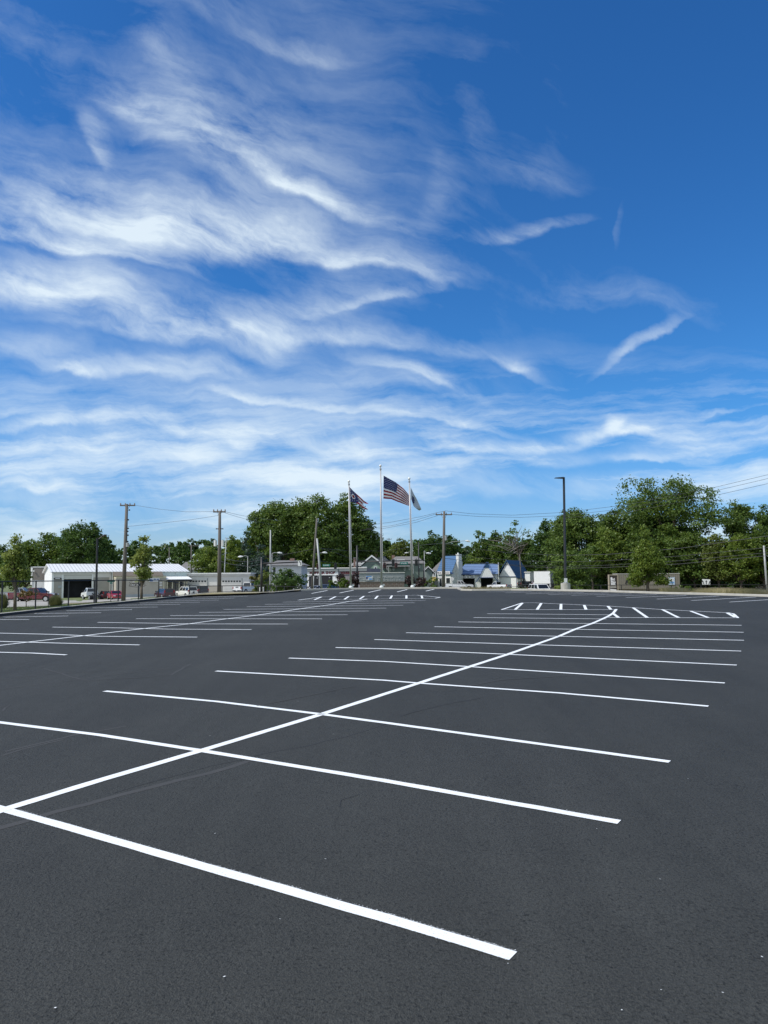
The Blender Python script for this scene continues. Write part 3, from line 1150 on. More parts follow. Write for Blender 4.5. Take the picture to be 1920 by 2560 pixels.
for a in [
    ('small dark tree just right of the middle flagpole', 962, 210, 1346, 44, 1450, 'deep'),
    ('yellow green round tree between the middle and right flagpoles', 1002, 205, 1347, 74, 1450, 'olive'),
    ('dark tree behind the right flagpole', 1046, 215, 1342, 56, 1450, 'deep'),
    ('dark rounded tree left of the wooden pole above the white gabled cottage', 1082, 200, 1327, 76, 1450, 'deep'),
    ('dark round tree behind the wooden pole with the transformer', 1122, 205, 1336, 66, 1450, 'deep'),
    ('olive tree behind the small green roofed houses', 1030, 232, 1372, 90, 1450, 'olive'),
    ('rounded tree above the middle of the blue roofed building', 1205, 222, 1328, 66, 1460, 'mid'),
    ('dark tree above the white arched gable', 1240, 226, 1326, 62, 1460, 'deep'),
    ('bushy tree below the half dead tree, above the tall blue roof', 1272, 218, 1330, 84, 1460, 'mid'),
    ('bright low tree between the white chimney and the middle blue roof', 1170, 214, 1384, 60, 1450, 'bright'),
    ('tree behind the tall blue roof, left of the dark upright tree', 1316, 220, 1346, 70, 1460, 'mid'),
    ('tall dark upright tree above the white box trailer', 1366, 200, 1293, 84, 1462, 'deep'),
]:
    tree(a[0], *a[1:6], leaf=a[6], group='trees behind the blue roofed building')
tree('small pointed spruce above the street lamp arm', 1166, 230, 1350, 28, 1440, 'spruce', 'conifer', kind='cone', group='conifers')
t_ = tree('half dead tree with bare twigs rising above the blue roofed building', 1296, 212, 1297, 72, 1380, 'mid', kind='oak', dens=0.35, nl=14)
mb = MB()
rr_ = random.Random(3)
for i in range(26):
    a = rr_.uniform(-1.3, 1.3)
    l_ = rr_.uniform(3, 7)
    p0 = Vector((rr_.uniform(-1, 1) - 1.5, 0, 9 + rr_.uniform(0, 3)))
    p1 = p0 + Vector((math.sin(a) * l_ - 1, rr_.uniform(-1, 1), math.cos(a) * l_ * .8))
    mb.tube([p0, (p0 + p1) / 2 + Vector((0, 0, .4)), p1], [.09, .06, .03], 4, False)
mb.build('bare_twigs', mat('dead wood', (0.22, 0.2, 0.18), 0.9, 0.2), t_)
RG = 'trees along the right side'
for a in [
    ('round feathery tree right of the black light pole', 1456, 138, 1266, 140, 1420, 'mid', 'round', 18, 1.2),
    ('feathery round tree touching the left side of the great tree', 1530, 136, 1272, 110, 1420, 'mid', 'round', 16, 1.2),
    ('tree just left of the black light pole', 1402, 190, 1306, 74, 1440, 'mid', 'round', 14, 1.1),
    ('great spreading tree, tallest on the right, limbs and sky showing through', 1672, 132, 1174, 288, 1385, 'mid', 'oak', 76, 2.0),
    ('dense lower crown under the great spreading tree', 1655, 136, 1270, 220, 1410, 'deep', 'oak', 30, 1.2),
    ('open crowned tree near the right edge', 1868, 132, 1238, 116, 1390, 'mid', 'oak', 22, 1.3),
    ('tree cut by the right edge of the photo', 1932, 134, 1256, 116, 1400, 'deep', 'oak', 26, 1.5),
    ('tree beyond the right edge with one side in view', 2010, 118, 1250, 120, 1440, 'mid', 'round', 14, 1.0),
]:
    tree(a[0], *a[1:6], leaf=a[6], kind=a[7], nl=a[8], dens=a[9], group=RG)
for a in [
    ('vine covered mound of leaves behind the concrete pole base', 1428, 112, 1372, 90, 1478, 'mid', 1.0),
    ('pale leaved bush tree above the poster panel', 1520, 126, 1318, 90, 1440, 'bright', 1.1),
    ('low overhanging bush tree left of the poster panel', 1480, 126, 1358, 90, 1440, 'mid', 1.0),
    ('bush tree behind the young maple', 1590, 126, 1335, 90, 1440, 'mid', 1.0),
    ('wide bush tree right of the young maple', 1672, 127, 1308, 116, 1450, 'mid', 1.1),
    ('bush tree above the blue and white panel of the trailer', 1735, 126, 1325, 100, 1455, 'mid', 1.1),
    ('bush tree above the white lane sign', 1795, 124, 1338, 90, 1450, 'olive', 1.1),
    ('bright bush tree left of the pale pole at the right edge', 1850, 122, 1330, 96, 1452, 'bright', 1.0),
    ('bush tree behind the pale pole at the right edge', 1908, 122, 1315, 90, 1456, 'mid', 1.1),
    ('big bush beyond the right edge', 1985, 120, 1318, 110, 1470, 'mid', 1.0),
]:
    tree(a[0], *a[1:6], leaf=a[6], kind='round', nl=12, dens=a[7], group='leafy undergrowth trees on the right', name='bush_tree')
# dark understorey
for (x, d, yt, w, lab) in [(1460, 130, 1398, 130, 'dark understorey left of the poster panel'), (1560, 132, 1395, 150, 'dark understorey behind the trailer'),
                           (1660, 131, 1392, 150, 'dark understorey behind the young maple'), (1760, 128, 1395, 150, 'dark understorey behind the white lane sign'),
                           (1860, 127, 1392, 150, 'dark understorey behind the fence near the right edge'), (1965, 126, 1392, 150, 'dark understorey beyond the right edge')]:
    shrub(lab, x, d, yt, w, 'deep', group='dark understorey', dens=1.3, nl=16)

# shrubs
shrub('large dark shrub mass behind the mast arm pole, left of the muffler shop', 722, 92, 1414, 96, 'deep', dens=1.3, nl=16)
shrub('bright climbing bush on the grey house wall', 700, 100, 1410, 26, 'bright')
shrub('dark shrub at the left foot of the pale concrete pole', 690, 94, 1446, 50, 'mid')
shrub('yellow green bush left of the black mast pole', 640, 128, 1424, 32, 'yellow')
shrub('yellow green bush right of the black mast pole', 662, 126, 1420, 36, 'olive')
shrub('dark bush under the yellow green bushes', 650, 122, 1444, 60, 'deep')
shrub('dark red shrub right behind the left flagpole', 888, 82, 1428, 36, 'purple', group='shrubs beside the low stone sign wall', dens=1.2)
shrub('dark red shrub left of the left flagpole', 862, 84, 1430, 44, 'purple', group='shrubs beside the low stone sign wall', dens=1.2)
shrub('leafy green shrub left of the left flagpole by the kerb', 846, 80.5, 1443, 58, 'mid', group='shrubs beside the low stone sign wall', dens=1.2)
shrub('dark red shrub right of the stone sign wall', 1026, 83, 1430, 40, 'purple', group='shrubs beside the low stone sign wall', dens=1.2)
shrub('leafy dark shrub right of the right flagpole', 1052, 81, 1438, 46, 'purple', group='shrubs beside the low stone sign wall', dens=1.2)
shrub('green shrub under the feather banner', 1074, 80.5, 1444, 34, 'mid', group='shrubs beside the low stone sign wall')
shrub('low green shrub at the bottom of the light pole base', 1400, 76, 1452, 40, 'young', dens=0.9)
shrub('low green shrub right of the concrete pole base', 1440, 78, 1468, 46, 'mid', dens=0.9)
shrub('leafy bush under the blue and white panel', 1700, 96, 1462, 60, 'mid')
# reed clumps on the lawn
for (x, d, yt, w, lab) in [(139, 54, 1486, 32, 'rounded clump of tall grass on the lawn in front of the grey wall'), (3, 54, 1480, 36, 'rounded clump of tall grass cut by the left edge')]:
    b = gp(x, d)
    t = thing('ornamental_grass', lab, 'ornamental grass', b, 0, 'clumps of tall grass')
    r = np.random.default_rng(int(x))
    n = 2600
    a = r.uniform(0, 6.28, n)
    q = np.sqrt(r.random(n)) * 0.26
    pts = np.stack([np.cos(a) * q, np.sin(a) * q, np.zeros(n)], 1)
    hh = zat(yt, d, x) - b.z
    wd = w / 1930 * d
    e = r.uniform(0, 1.25, n)
    tipd = np.stack([np.cos(a) * np.sin(e) * wd / 2, np.sin(a) * np.sin(e) * wd / 2, np.cos(e) * hh], 1) * r.uniform(.7, 1.05, (n, 1))
    wv = np.stack([-np.sin(a), np.cos(a), np.zeros(n)], 1) * 0.022
    p = np.empty((n, 3, 3))
    p[:, 0] = pts - wv
    p[:, 1] = pts + wv
    p[:, 2] = pts + tipd
    me = bpy.data.meshes.new('blades')
    me.from_pydata(p.reshape(-1, 3).tolist(), [], [(3 * i, 3 * i + 1, 3 * i + 2) for i in range(n)])
    me.materials.append(LM['reed'])
    o = bpy.data.objects.new('blades', me)
    col.objects.link(o)
    o.parent = t

# grass blades: lawn beside the left kerb, dry stalks on the right verge
def scatter(x0, x1, off0, off1, n, seed):
    r = np.random.default_rng(seed)
    pts = []
    xs = r.uniform(x0, x1, n)
    os_ = r.uniform(0, 1, n) ** 1.6
    for x, o in zip(xs, os_):
        db = float(np.interp(x, EX, ED))
        d = db + off0 + (off1 - off0) * o
        p = gp(x, d, -0.01)
        pts.append(p[:])
    return np.array(pts)


blades('lawn_grass', scatter(-60, 420, 0.5, 24, 16000, 2), 0.10, 0.035, LM['turf'], 'short green lawn grass behind the left kerb', 'grass', kind='stuff')
blades('dry_grass', scatter(1650, 2050, 1.0, 26, 9000, 3), 0.65, 0.035, LM['drygrass'], 'tall dry yellow grass behind the right kerb', 'grass', kind='stuff')
blades('verge_grass', scatter(1150, 1272, 0.6, 9, 3500, 5), 0.30, 0.05, LM['drygrass'], 'dry brown grass on the rounded kerb island in front of the white building', 'grass', kind='stuff')
blades('dry_turf', scatter(420, 740, 0.5, 14, 6000, 6), 0.12, 0.05, LM['drygrass'], 'thin dry turf behind the kerb left of the flags', 'grass', kind='stuff')

# ------------------------------------------------------------------ flags
m_steel = mat('brushed aluminium', (0.40, 0.40, 0.41), 0.5, 0.08, 1, metal=0.35)
m_white = mat('white gloss', (0.78, 0.78, 0.77), 0.4, 0.04, 2)
m_black = mat('black metal', (0.018, 0.018, 0.02), 0.45, 0.1, 2)
m_red = mat('flag red', (0.27, 0.003, 0.012), 0.8, 0.05, 3)
m_fw = mat('flag white', (0.74, 0.73, 0.75), 0.8, 0.04, 3)
m_navy = mat('flag navy', (0.016, 0.024, 0.12), 0.8, 0.08, 3)
m_conc2 = mat('cast concrete', (0.40, 0.38, 0.34), 0.9, 0.18, 2.5, 0.4)
for mm in (m_red, m_fw, m_navy):
    pass


def flagpole(label, xb, xt, yt, d):
    b = gp(xb, d)
    b.z = SL * d + 0.12
    top = at(xt, yt, d)
    t = thing('flagpole', label, 'flagpole', b, 0, 'three silver flagpoles in a row')
    v = top - b
    MB().tube([(0, 0, 0), v * 0.5, v * 0.985], [0.105, 0.095, 0.05], 14).build('pole', m_steel, t, True)
    MB().ball(v * 0.995, 0.13, 16, 10).build('finial', m_white, t, True)
    MB().tube([v * 0.96 + Vector((0, 0, 0)), v * 0.975], [0.09, 0.09], 10).build('truck', m_steel, t)
    MB().tube([(0, 0, -0.05), (0, 0, 0.06), (0, 0, 0.14)], [0.2, 0.19, 0.11], 18).build('base_collar', m_white, t)
    MB().tube([v * 0.12 + Vector((0.12, -.1, 0)), v * 0.55 + Vector((0.13, -.1, 0)), v * 0.97 + Vector((0.1, -.05, 0))], 0.012, 4).build('halyard', m_fw, t)
    MB().box(0.08, 0.13, -.14, -.08, 1.5, 1.75).build('cleat', m_steel, t)
    return t


DF = 77.0
flagpole('silver flagpole carrying the state flag, left of the three', 875.5, 872, 1202, DF)
flagpole('tallest silver flagpole carrying the stars and stripes, middle of the three', 952.5, 951, 1163, DF)
flagpole('silver flagpole carrying the white flag, right of the three', 1029.5, 1022.8, 1195, DF)
for i, (x, lab) in enumerate([(881, 'small white floodlight at the foot of the left flagpole'), (957, 'small white floodlight at the foot of the middle flagpole'), (1034, 'small white floodlight at the foot of the right flagpole')]):
    b = gp(x, DF + 0.2)
    t = thing('floodlight', lab, 'floodlight', b, 0, 'flagpole floodlights')
    MB().tube([(0, 0, -.05), (0, 0, .35)], 0.03, 6).build('stake', m_white, t)
    MB().box(-.12, .12, -.1, .1, .33, .47).build('lamp_head', m_white, t)


def cloth(name, top, bot, d, nu, nv, mats, colour, label, cat, amp=0.12, drift=0.0, waves=2.5, ph=0.0):
    """flag between two photograph polylines (hoist to fly), folded in depth"""
    def samp(pl, s):
        L_ = [0]
        for a, b in zip(pl, pl[1:]):
            L_.append(L_[-1] + math.hypot(b[0] - a[0], b[1] - a[1]))
        q = s * L_[-1]
        return (float(np.interp(q, L_, [p[0] for p in pl])), float(np.interp(q, L_, [p[1] for p in pl])))

    def pos(s, t, off=0.0):
        a, b = samp(top, s), samp(bot, s)
        x, y = a[0] + (b[0] - a[0]) * t, a[1] + (b[1] - a[1]) * t
        y += 1.4 * s * math.sin(6.0 * s + 2.2 * t + ph)
        dd = d + drift * s + amp * s ** .5 * math.sin(2 * math.pi * waves * s + 1.8 * t + ph) + off
        return at(x, y, dd)
    o0 = pos(0, 0)
    mb = MB()
    for j in range(nv + 1):
        for i in range(nu + 1):
            mb.v.append(tuple(pos(i / nu, j / nv) - o0))
    for j in range(nv):
        for i in range(nu):
            a = j * (nu + 1) + i
            mb.f.append((a, a + nu + 1, a + nu + 2, a + 1))
            mb.mi.append(colour((i + .5) / nu, (j + .5) / nv))
    root = thing(name, label, cat, o0)
    mb.build('cloth', mats, root, True)
    return root, (lambda s, t, off=-0.02: pos(s, t, off) - o0)


def star(mb, pf, s, t, rs, rt, off=-0.02):
    pts = []
    for k in range(10):
        a = -math.pi / 2 + k * math.pi / 5
        q = 1.0 if k % 2 == 0 else 0.42
        pts.append(pf(s + math.cos(a) * rs * q, t + math.sin(a) * rt * q, off))
    mb.face(pts)


us_top = [(959, 1189), (989, 1205), (1009, 1222), (1021, 1237), (1026.5, 1250)]
us_bot = [(958.5, 1246.5), (977.7, 1248), (993, 1254.7), (1010, 1259.5), (1023, 1263.5)]


def us_col(s, t):
    if s < 0.44 and t < 7 / 13:
        return 2
    return 0 if int(t * 13) % 2 == 0 else 1


root, pf = cloth('flag', us_top, us_bot, DF - 0.1, 50, 52, [m_red, m_fw, m_navy], us_col, 'large stars and stripes flag flying from the middle flagpole', 'flag', 0.10, 1.6)
mb = MB()
for row in range(9):
    for c in range(6 if row % 2 == 0 else 5):
        s = 0.44 * ((c + (0.5 if row % 2 == 0 else 1.0)) / 6.0)
        t = 7 / 13 * ((row + 1) / 10.0)
        mb = MB()
        for off in (-0.03, 0.03):
            star(mb, pf, s, t, 0.013, 0.017, off)
        mb.build('star', m_fw, root)

oh_top = [(872.6, 1216), (882, 1226), (895, 1238.5), (909, 1252), (922, 1259)]
oh_bot = [(873, 1254.7), (883, 1255.5), (896.7, 1261), (907, 1269), (921, 1275)]


def oh_col(s, t):
    if s < 0.60 - abs(t - 0.5) * 0.55:
        return 2
    return 0 if int(t * 5) % 2 == 0 else 1


root, pf = cloth('flag', oh_top, oh_bot, DF - 0.05, 40, 40, [m_red, m_fw, m_navy], oh_col, 'blue, red and white swallow tailed state flag on the left flagpole', 'flag', 0.10, 1.0, ph=1)
# cut the swallow tail: pull the middle of the fly edge in
me = [c for c in root.children if c.name.startswith('cloth')][0].data
for j in range(41):
    k = 1 - abs(j / 40 - 0.5) * 2
    for i in range(41):
        s = i / 40
        if s > 0.6:
            s2 = 0.6 + (s - 0.6) * (1 - 0.75 * k)
            me.vertices[j * 41 + i].co = pf(s2, j / 40, 0.0)
mb = MB()
for (s, t) in [(.07, .15), (.07, .35), (.07, .62), (.07, .85), (.16, .1), (.16, .25), (.16, .75), (.16, .9), (.27, .15), (.27, .85), (.36, .25), (.36, .75), (.44, .38), (.44, .62), (.5, .46), (.5, .56), (.06, .5)]:
    mb = MB()
    for off in (-0.03, 0.03):
        star(mb, pf, s, t, 0.026, 0.035, off)
    mb.build('star', m_fw, root)
mb = MB()
for off in (-0.035, 0.035):
    for k in range(20):
        a, b = k * math.pi / 10, (k + 1) * math.pi / 10
        mb.face([pf(.22 + math.cos(a) * .10, .5 + math.sin(a) * .21, off), pf(.22 + math.cos(b) * .10, .5 + math.sin(b) * .21, off),
                 pf(.22 + math.cos(b) * .065, .5 + math.sin(b) * .13, off), pf(.22 + math.cos(a) * .065, .5 + math.sin(a) * .13, off)])
mb.build('emblem_ring', m_fw, root)
mb = MB()
for off in (-0.035, 0.035):
    mb.face([pf(.22 + math.cos(a * .63) * .06, .5 + math.sin(a * .63) * .12, off) for a in range(10)])
mb.build('emblem_disc', m_red, root)

wf_top = [(1027, 1218), (1036, 1238), (1046, 1256), (1053.5, 1272)]
wf_bot = [(1026.5, 1243), (1028.5, 1250), (1034, 1265), (1048, 1277.5)]
root, pf = cloth('flag', wf_top, wf_bot, DF - 0.05, 30, 20, [mat('pale grey blue cloth', (0.40, 0.45, 0.52), .8, .08, 2), m_navy], lambda s, t: 0, 'drooping white flag with a dark blue emblem on the right flagpole', 'flag', 0.14, 1.2, 1.5, ph=2)
mb = MB()
for off in (-0.03, 0.03):
    mb.face([pf(.36 + math.cos(a * .42) * .15, .62 + math.sin(a * .42) * .30, off) for a in range(15)])
mb.build('emblem', m_navy, root)
mb = MB()
for q in range(5):
    mb = MB()
    for off in (-0.045, 0.045):
        star(mb, pf, .26 + q * .05, .52 + .06 * (q % 3), .02, .05, off)
    mb.build('star', m_fw, root)

# ------------------------------------------------------------------ poles and lamps
m_wood = mat('weathered pole wood', (0.115, 0.105, 0.095), 0.95, 0.25, 1.5, 0.5, stretch=(4, 4, .4))
m_grey = mat('galvanised grey', (0.36, 0.37, 0.37), 0.55, 0.1, 2, metal=0.2)
m_lampw = mat('lamp housing', (0.66, 0.67, 0.66), 0.4, 0.05, 2)
m_porc = mat('porcelain', (0.25, 0.2, 0.18), 0.3, 0.1)


def leanpole(name, label, cat, xb, d, xt, yt, rb, rt, m, group=None, partname='pole', seg=10):
    b = gp(xb, d)
    t = thing(name, label, cat, b, 0, group)
    v = at(xt, yt, d) - b
    MB().tube([-v.normalized() * 0.4, v * 0.5, v], [rb, (rb + rt) / 2, rt], seg).build(partname, m, t, True)
    return t, v


def crossarm(t, v, x0, x1, y, d, base, braces=True, ins=4):
    a = at(x0, y, d) - base
    b = at(x1, y, d) - base
    mid = (a + b) / 2
    mb = MB()
    mb.tube([a, b], 0.075, 4)
    mb.build('crossarm', m_wood, t)
    if braces:
        q = MB()
        pz = v * ((mid.z - 0.7) / v.z)
        for e in (a, b):
            q.tube([mid + (e - mid) * 0.35, pz + Vector((0, -.12, 0))], 0.022, 4)
        q.build('brace', m_grey, t)
    for i in range(ins):
        p = a + (b - a) * (0.04 + 0.92 * i / (ins - 1))
        MB().tube([p, p + Vector((0, 0, .12)), p + Vector((0, 0, .26))], [.03, .07, .045], 6).build('insulator', m_porc, t)


UP = 'wooden utility poles'
D1, D2, D3 = 84, 78, 96
t, v = leanpole('utility_pole', 'leaning wooden utility pole by the left kerb, nearest and leftmost', 'utility pole', 308, D1, 317, 1260, 0.24, 0.15, m_wood, UP)
crossarm(t, v, 300, 338, 1263.5, D1, t.location)
mb = MB()
for (x, y) in [(323.5, 1275), (321, 1299.5), (320.5, 1321), (319.5, 1328.5), (320, 1338), (319.5, 1354)]:
    p = at(x, y, D1) - t.location
    mb = MB()
    mb.tube([p - Vector((.45, 0, 0)), p], 0.02, 4)
    mb.ball(p, 0.09, 8, 5)
    mb.build('line_bracket', m_black, t)
p = at(318.5, 1362, D1) - t.location
MB().cyl(p, (0, 0, 1), 0.2, 0.45, 14).build('transformer', m_grey, t)

t, v = leanpole('utility_pole', 'thick wooden utility pole with twin transformers in front of the flat roofed garages', 'utility pole', 547, D2, 549.5, 1277, 0.22, 0.13, m_wood, UP)
crossarm(t, v, 533, 564, 1279.5, D2, t.location)
for i, x in enumerate((538.5, 557)):
    p = at(x, 1358, D2) - t.location
    c = MB().cyl(p, (0, 0, 1), 0.16, 0.6, 14).build('transformer', m_lampw, t)
    MB().tube([p + Vector((0, 0, .27)), p + Vector((0, 0, .4))], [.03, .02], 6).build('bushing', m_porc, c)
mb = MB()
for x in (541, 545, 553, 557):
    p = at(x, 1322, D2) - t.location
    mb.ball(p, 0.07, 8, 5)
mb.tube([at(540, 1322, D2) - t.location, at(557, 1322, D2) - t.location], 0.03, 4)
mb.build('line_bracket', m_black, t)

t, v = leanpole('utility_pole', 'wooden utility pole with transformer and lamp arm right of the flags', 'utility pole', 1106.5, D3, 1110.5, 1278, 0.24, 0.14, m_wood, UP)
crossarm(t, v, 1089, 1130, 1286.5, D3, t.location)
p = at(1114, 1345, D3) - t.location
MB().cyl(p, (0, 0, 1), 0.19, 0.6, 14).build('transformer', m_grey, t)
a, b, c = at(1111, 1361, D3) - t.location, at(1150, 1353, D3) - t.location, at(1165, 1352, D3) - t.location
arm = MB().tube([a, (a + b) / 2 + Vector((0, 0, .12)), b, c], 0.035, 6).build('lamp_arm', m_grey, t)
MB().tube([c - Vector((.1, 0, 0)), c + Vector((.2, 0, -.02)), c + Vector((.5, 0, -.1))], [.06, .14, .08], 8).build('lamp_head', m_lampw, arm)
lam = 'far utility poles seen over the roofs'
for (xb, d, xt, yt, r, arm, lab) in [
    (1191, 230, 1192, 1355, .16, (1184, 1201), 'far wooden pole with short crossarm above the middle blue roof'),
    (1235, 240, 1235, 1368, .12, (1228, 1242), 'far thin pole with crossarm behind the arched gable'),
    (1127, 235, 1127.5, 1360, .12, (1121, 1134), 'far thin pole left of the white chimney'),
    (972, 235, 972.5, 1345, .14, (967, 979), 'far pole behind the green houses, right of the middle flagpole'),
    (423, 215, 423, 1368, .16, None, 'far dark pole above the right end of the white metal roof'),
    (477, 185, 478.5, 1362, .17, (470, 498), 'dark wooden pole in front of the grey house roof'),
]:
    t, v = leanpole('utility_pole', lab, 'utility pole', xb, d, xt, yt, r, r * .8, m_wood, lam)
    if arm:
        crossarm(t, v, arm[0], arm[1], yt + 3, d, t.location, False, 3)
t, v = leanpole('utility_pole', 'tall thin pole rising in front of the tall blue roof', 'utility pole', 1303, 172, 1299, 1386, .14, .1, m_wood, lam)
t, v = leanpole('utility_pole', 'pale thin pole at the right edge', 'utility pole', 1914.5, 92, 1909.5, 1364, .13, .10, m_grey)
t, v = leanpole('utility_pole', 'tall pale concrete pole left of the big shrub mass', 'pole', 674.5, 100, 676.3, 1325, .13, .08, m_grey)
t, v = leanpole('utility_pole', 'thin pale pole beside the tall concrete pole', 'pole', 679, 101, 677, 1402, .06, .05, m_grey)
t, v = leanpole('utility_pole', 'dark wooden pole leaning left in front of the muffler shop', 'utility pole', 778, 100, 792.3, 1296, .18, .12, m_wood)
t, v = leanpole('utility_pole', 'light grey pole leaning right in front of the muffler shop', 'utility pole', 803.5, 96, 792.6, 1346, .16, .11, m_grey)
a = at(794, 1384, 96) - t.location
b = at(806, 1381.5, 96) - t.location
arm = MB().tube([a, b], .03, 6).build('lamp_arm', m_grey, t)
MB().tube([b, b + Vector((.35, 0, 0)), b + Vector((.6, 0, -.05))], [.08, .14, .06], 8).build('lamp_head', m_lampw, arm)
t, v = leanpole('utility_pole', 'thin short pole beside the leaning dark wooden pole', 'pole', 782, 99, 784.5, 1440, .05, .05, m_grey)
t, v = leanpole('utility_pole', 'thin pale leaning pole behind the flat roofed garages', 'pole', 557.5, 165, 565.5, 1345, .11, .08, m_grey)
cr = MB().tube([at(563, 1345, 165) - t.location, at(574, 1346, 165) - t.location], .06, 4).build('crossarm', m_wood, t)


def street_lamp(label, xb, d, xt, yt, xh, yh, r=.07, m=m_grey):
    t, v = leanpole('street_lamp', label, 'street lamp', xb, d, xt, yt, r, r * .7, m, 'street lamps')
    h = at(xh, yh, d) - t.location
    s_ = 1 if h.x > v.x else -1
    a = MB().tube([v, (v + h) / 2 + Vector((0, 0, .15)), h], .04, 6).build('lamp_arm', m, t)
    MB().tube([h - Vector((.1 * s_, 0, 0)), h + Vector((.4 * s_, 0, 0)), h + Vector((.9 * s_, 0, -.08))], [.08, .19, .08], 8).build('lamp_head', m_lampw, a)


street_lamp('street lamp behind the right end of the flat roofed garages', 617, 160, 619.5, 1391, 606, 1391)
street_lamp('street lamp over the grey house, left of the muffler shop', 679, 150, 680, 1384, 694, 1382)
street_lamp('street lamp right of the green street name blade', 1061, 150, 1060.5, 1377, 1066, 1383)
street_lamp('far street lamp left of the right flagpole', 1026, 200, 1026, 1380, 1020, 1382, .05)
street_lamp('far street lamp above the middle blue roof', 1211, 230, 1211, 1392, 1207, 1393.5, .05)

# car park light poles
b = lot(1417.5, 1476.2)
b = Vector((b.x, b.y + 0.5, SL * (b.y + .5)))
t = thing('light_pole', 'tall black square car park light pole on a round concrete base, right side', 'light pole', b, 0, 'black car park light poles')
dd = b.y
zt = at(1417, 1457.5, dd) - b
top = at(1409.5, 1193, dd) - b
MB().tube([(0, 0, -.3), (0, 0, zt.z)], [.42, .40], 28).build('concrete_base', m_conc2, t)
MB().tube([(0, 0, zt.z), (0, 0, zt.z + .06)], [.22, .22], 4).build('anchor_plate', m_grey, t)
MB().box(-.13, .13, -.16, -.10, zt.z + .06, zt.z + .42).build('handhole_cover', m_lampw, t)
MB().tube([(0, 0, zt.z + .04), top], [.115, .10], 4).build('pole', m_black, t)
hd = MB()
p = at(1408.5, 1195, dd) - b
e = at(1387, 1195.6, dd) - b
hd.prism([(0, .08), (0, -.06), ((e.x - p.x), -.01), ((e.x - p.x), .02)], p, (1, 0, 0), (0, 0, 1), (0, 1, 0), -.2, .2)
hd.build('lamp_head', m_black, t)

b = gp(240, 62)
t = thing('light_pole', 'slim black light pole behind the left fence by the roller door', 'light pole', b, 0, 'black car park light poles')
top = at(243.3, 1345, 62) - b
MB().tube([(0, 0, -.3), top], [.10, .08], 8).build('pole', m_black, t)
e = at(258, 1339.5, 62) - b
a = MB().tube([top - Vector((0, 0, .15)), e], .035, 6).build('lamp_arm', m_black, t)
MB().tube([e - Vector((.1, 0, .03)), e + Vector((.1, 0, .03)), e + Vector((.3, 0, .06))], [.05, .09, .04], 8).build('lamp_head', m_black, a)

# traffic signals
m_sigred = mat('signal housing red brown', (0.10, 0.016, 0.014), 0.5, 0.1)
m_green = mat('street sign green', (0.0, 0.16, 0.12), 0.5, 0.05)
m_lens = mat('dark lens', (0.03, 0.03, 0.03), 0.2, 0.1)


def mast(label, xb, d, yt, xa, ya, yb, group='black traffic mast arms'):
    b = gp(xb, d)
    t = thing('traffic_mast', label, 'traffic mast', b, 0, group)
    top = at(xb, yt, d) - b
    MB().tube([(0, 0, -.3), (0, 0, top.z)], [.16, .12], 12).build('pole', m_black, t, True)
    MB().tube([(0, 0, top.z), (0, 0, top.z + .12)], [.15, .08], 12).build('cap', m_black, t)
    a0 = at(xb, ya, d) - b
    a1 = at(xa, yb, d) - b
    MB().tube([a0, a1], [.10, .06], 10).build('arm', m_black, t, True)
    return t, b


def signal(label, x, y0, y1, d, m, lens_front=True):
    b = at(x, y1, d)
    t = thing('traffic_light', label, 'traffic light', b, 0, 'traffic lights over the street')
    h = at(x, y0, d).z - b.z
    MB().box(-.2, .2, -.14, .14, 0, h).build('housing', m, t)
    for k in range(3):
        z = h * (k + .5) / 3
        l = MB().cyl((0, -.16, z), (0, 1, 0), .12, .06, 14).build('lens', m_lens, t)
        MB().prism([(math.cos(a * .3) * .15, math.sin(a * .3) * .15) for a in range(11)] + [(math.cos(a * .3) * .135, math.sin(a * .3) * .135) for a in range(10, -1, -1)], (0, -.15, z), (1, 0, 0), (0, 0, 1), (0, -1, 0), 0, .16).build('visor', m, l)
    MB().box(-.03, .03, -.03, .03, h, h + .18).build('hanger', m_black, t)
    return t


mast('black mast arm over the street left of the muffler shop', 652.5, 88, 1396, 756, 1409, 1404.8)
mast('black mast arm pole behind the left flagpole reaching right past the middle flagpole', 891.8, 108, 1366, 1062, 1404.5, 1400.5)
b = gp(1046, 150)
leanpole('utility_pole', 'thin black pole right of the right flagpole', 'pole', 1046, 150, 1046.3, 1355, .13, .1, m_black)
signal('dark traffic light hanging just right of the middle flagpole, seen from behind', 983, 1398.5, 1416, 107, m_black)
signal('dark traffic light at the right end of the arm behind the right flagpole', 1041, 1398.5, 1415, 107, m_black)
signal('red brown traffic light next to the middle flagpole', 961.5, 1408, 1420.5, 118, m_sigred)
signal('red brown traffic light left of the green street name blade', 990.5, 1407, 1420, 118, m_sigred)
signal('red brown traffic light left above the muffler shop', 795, 1409, 1422, 118, m_sigred)
signal('dark traffic light above the right end of the muffler shop', 838.5, 1408.5, 1421.5, 118, m_black)
leanpole('signal_wire_pole', 'thin dark span post beside the signals above the green house', 'pole', 1058, 118.2, 1058, 1405, .05, .05, m_black)
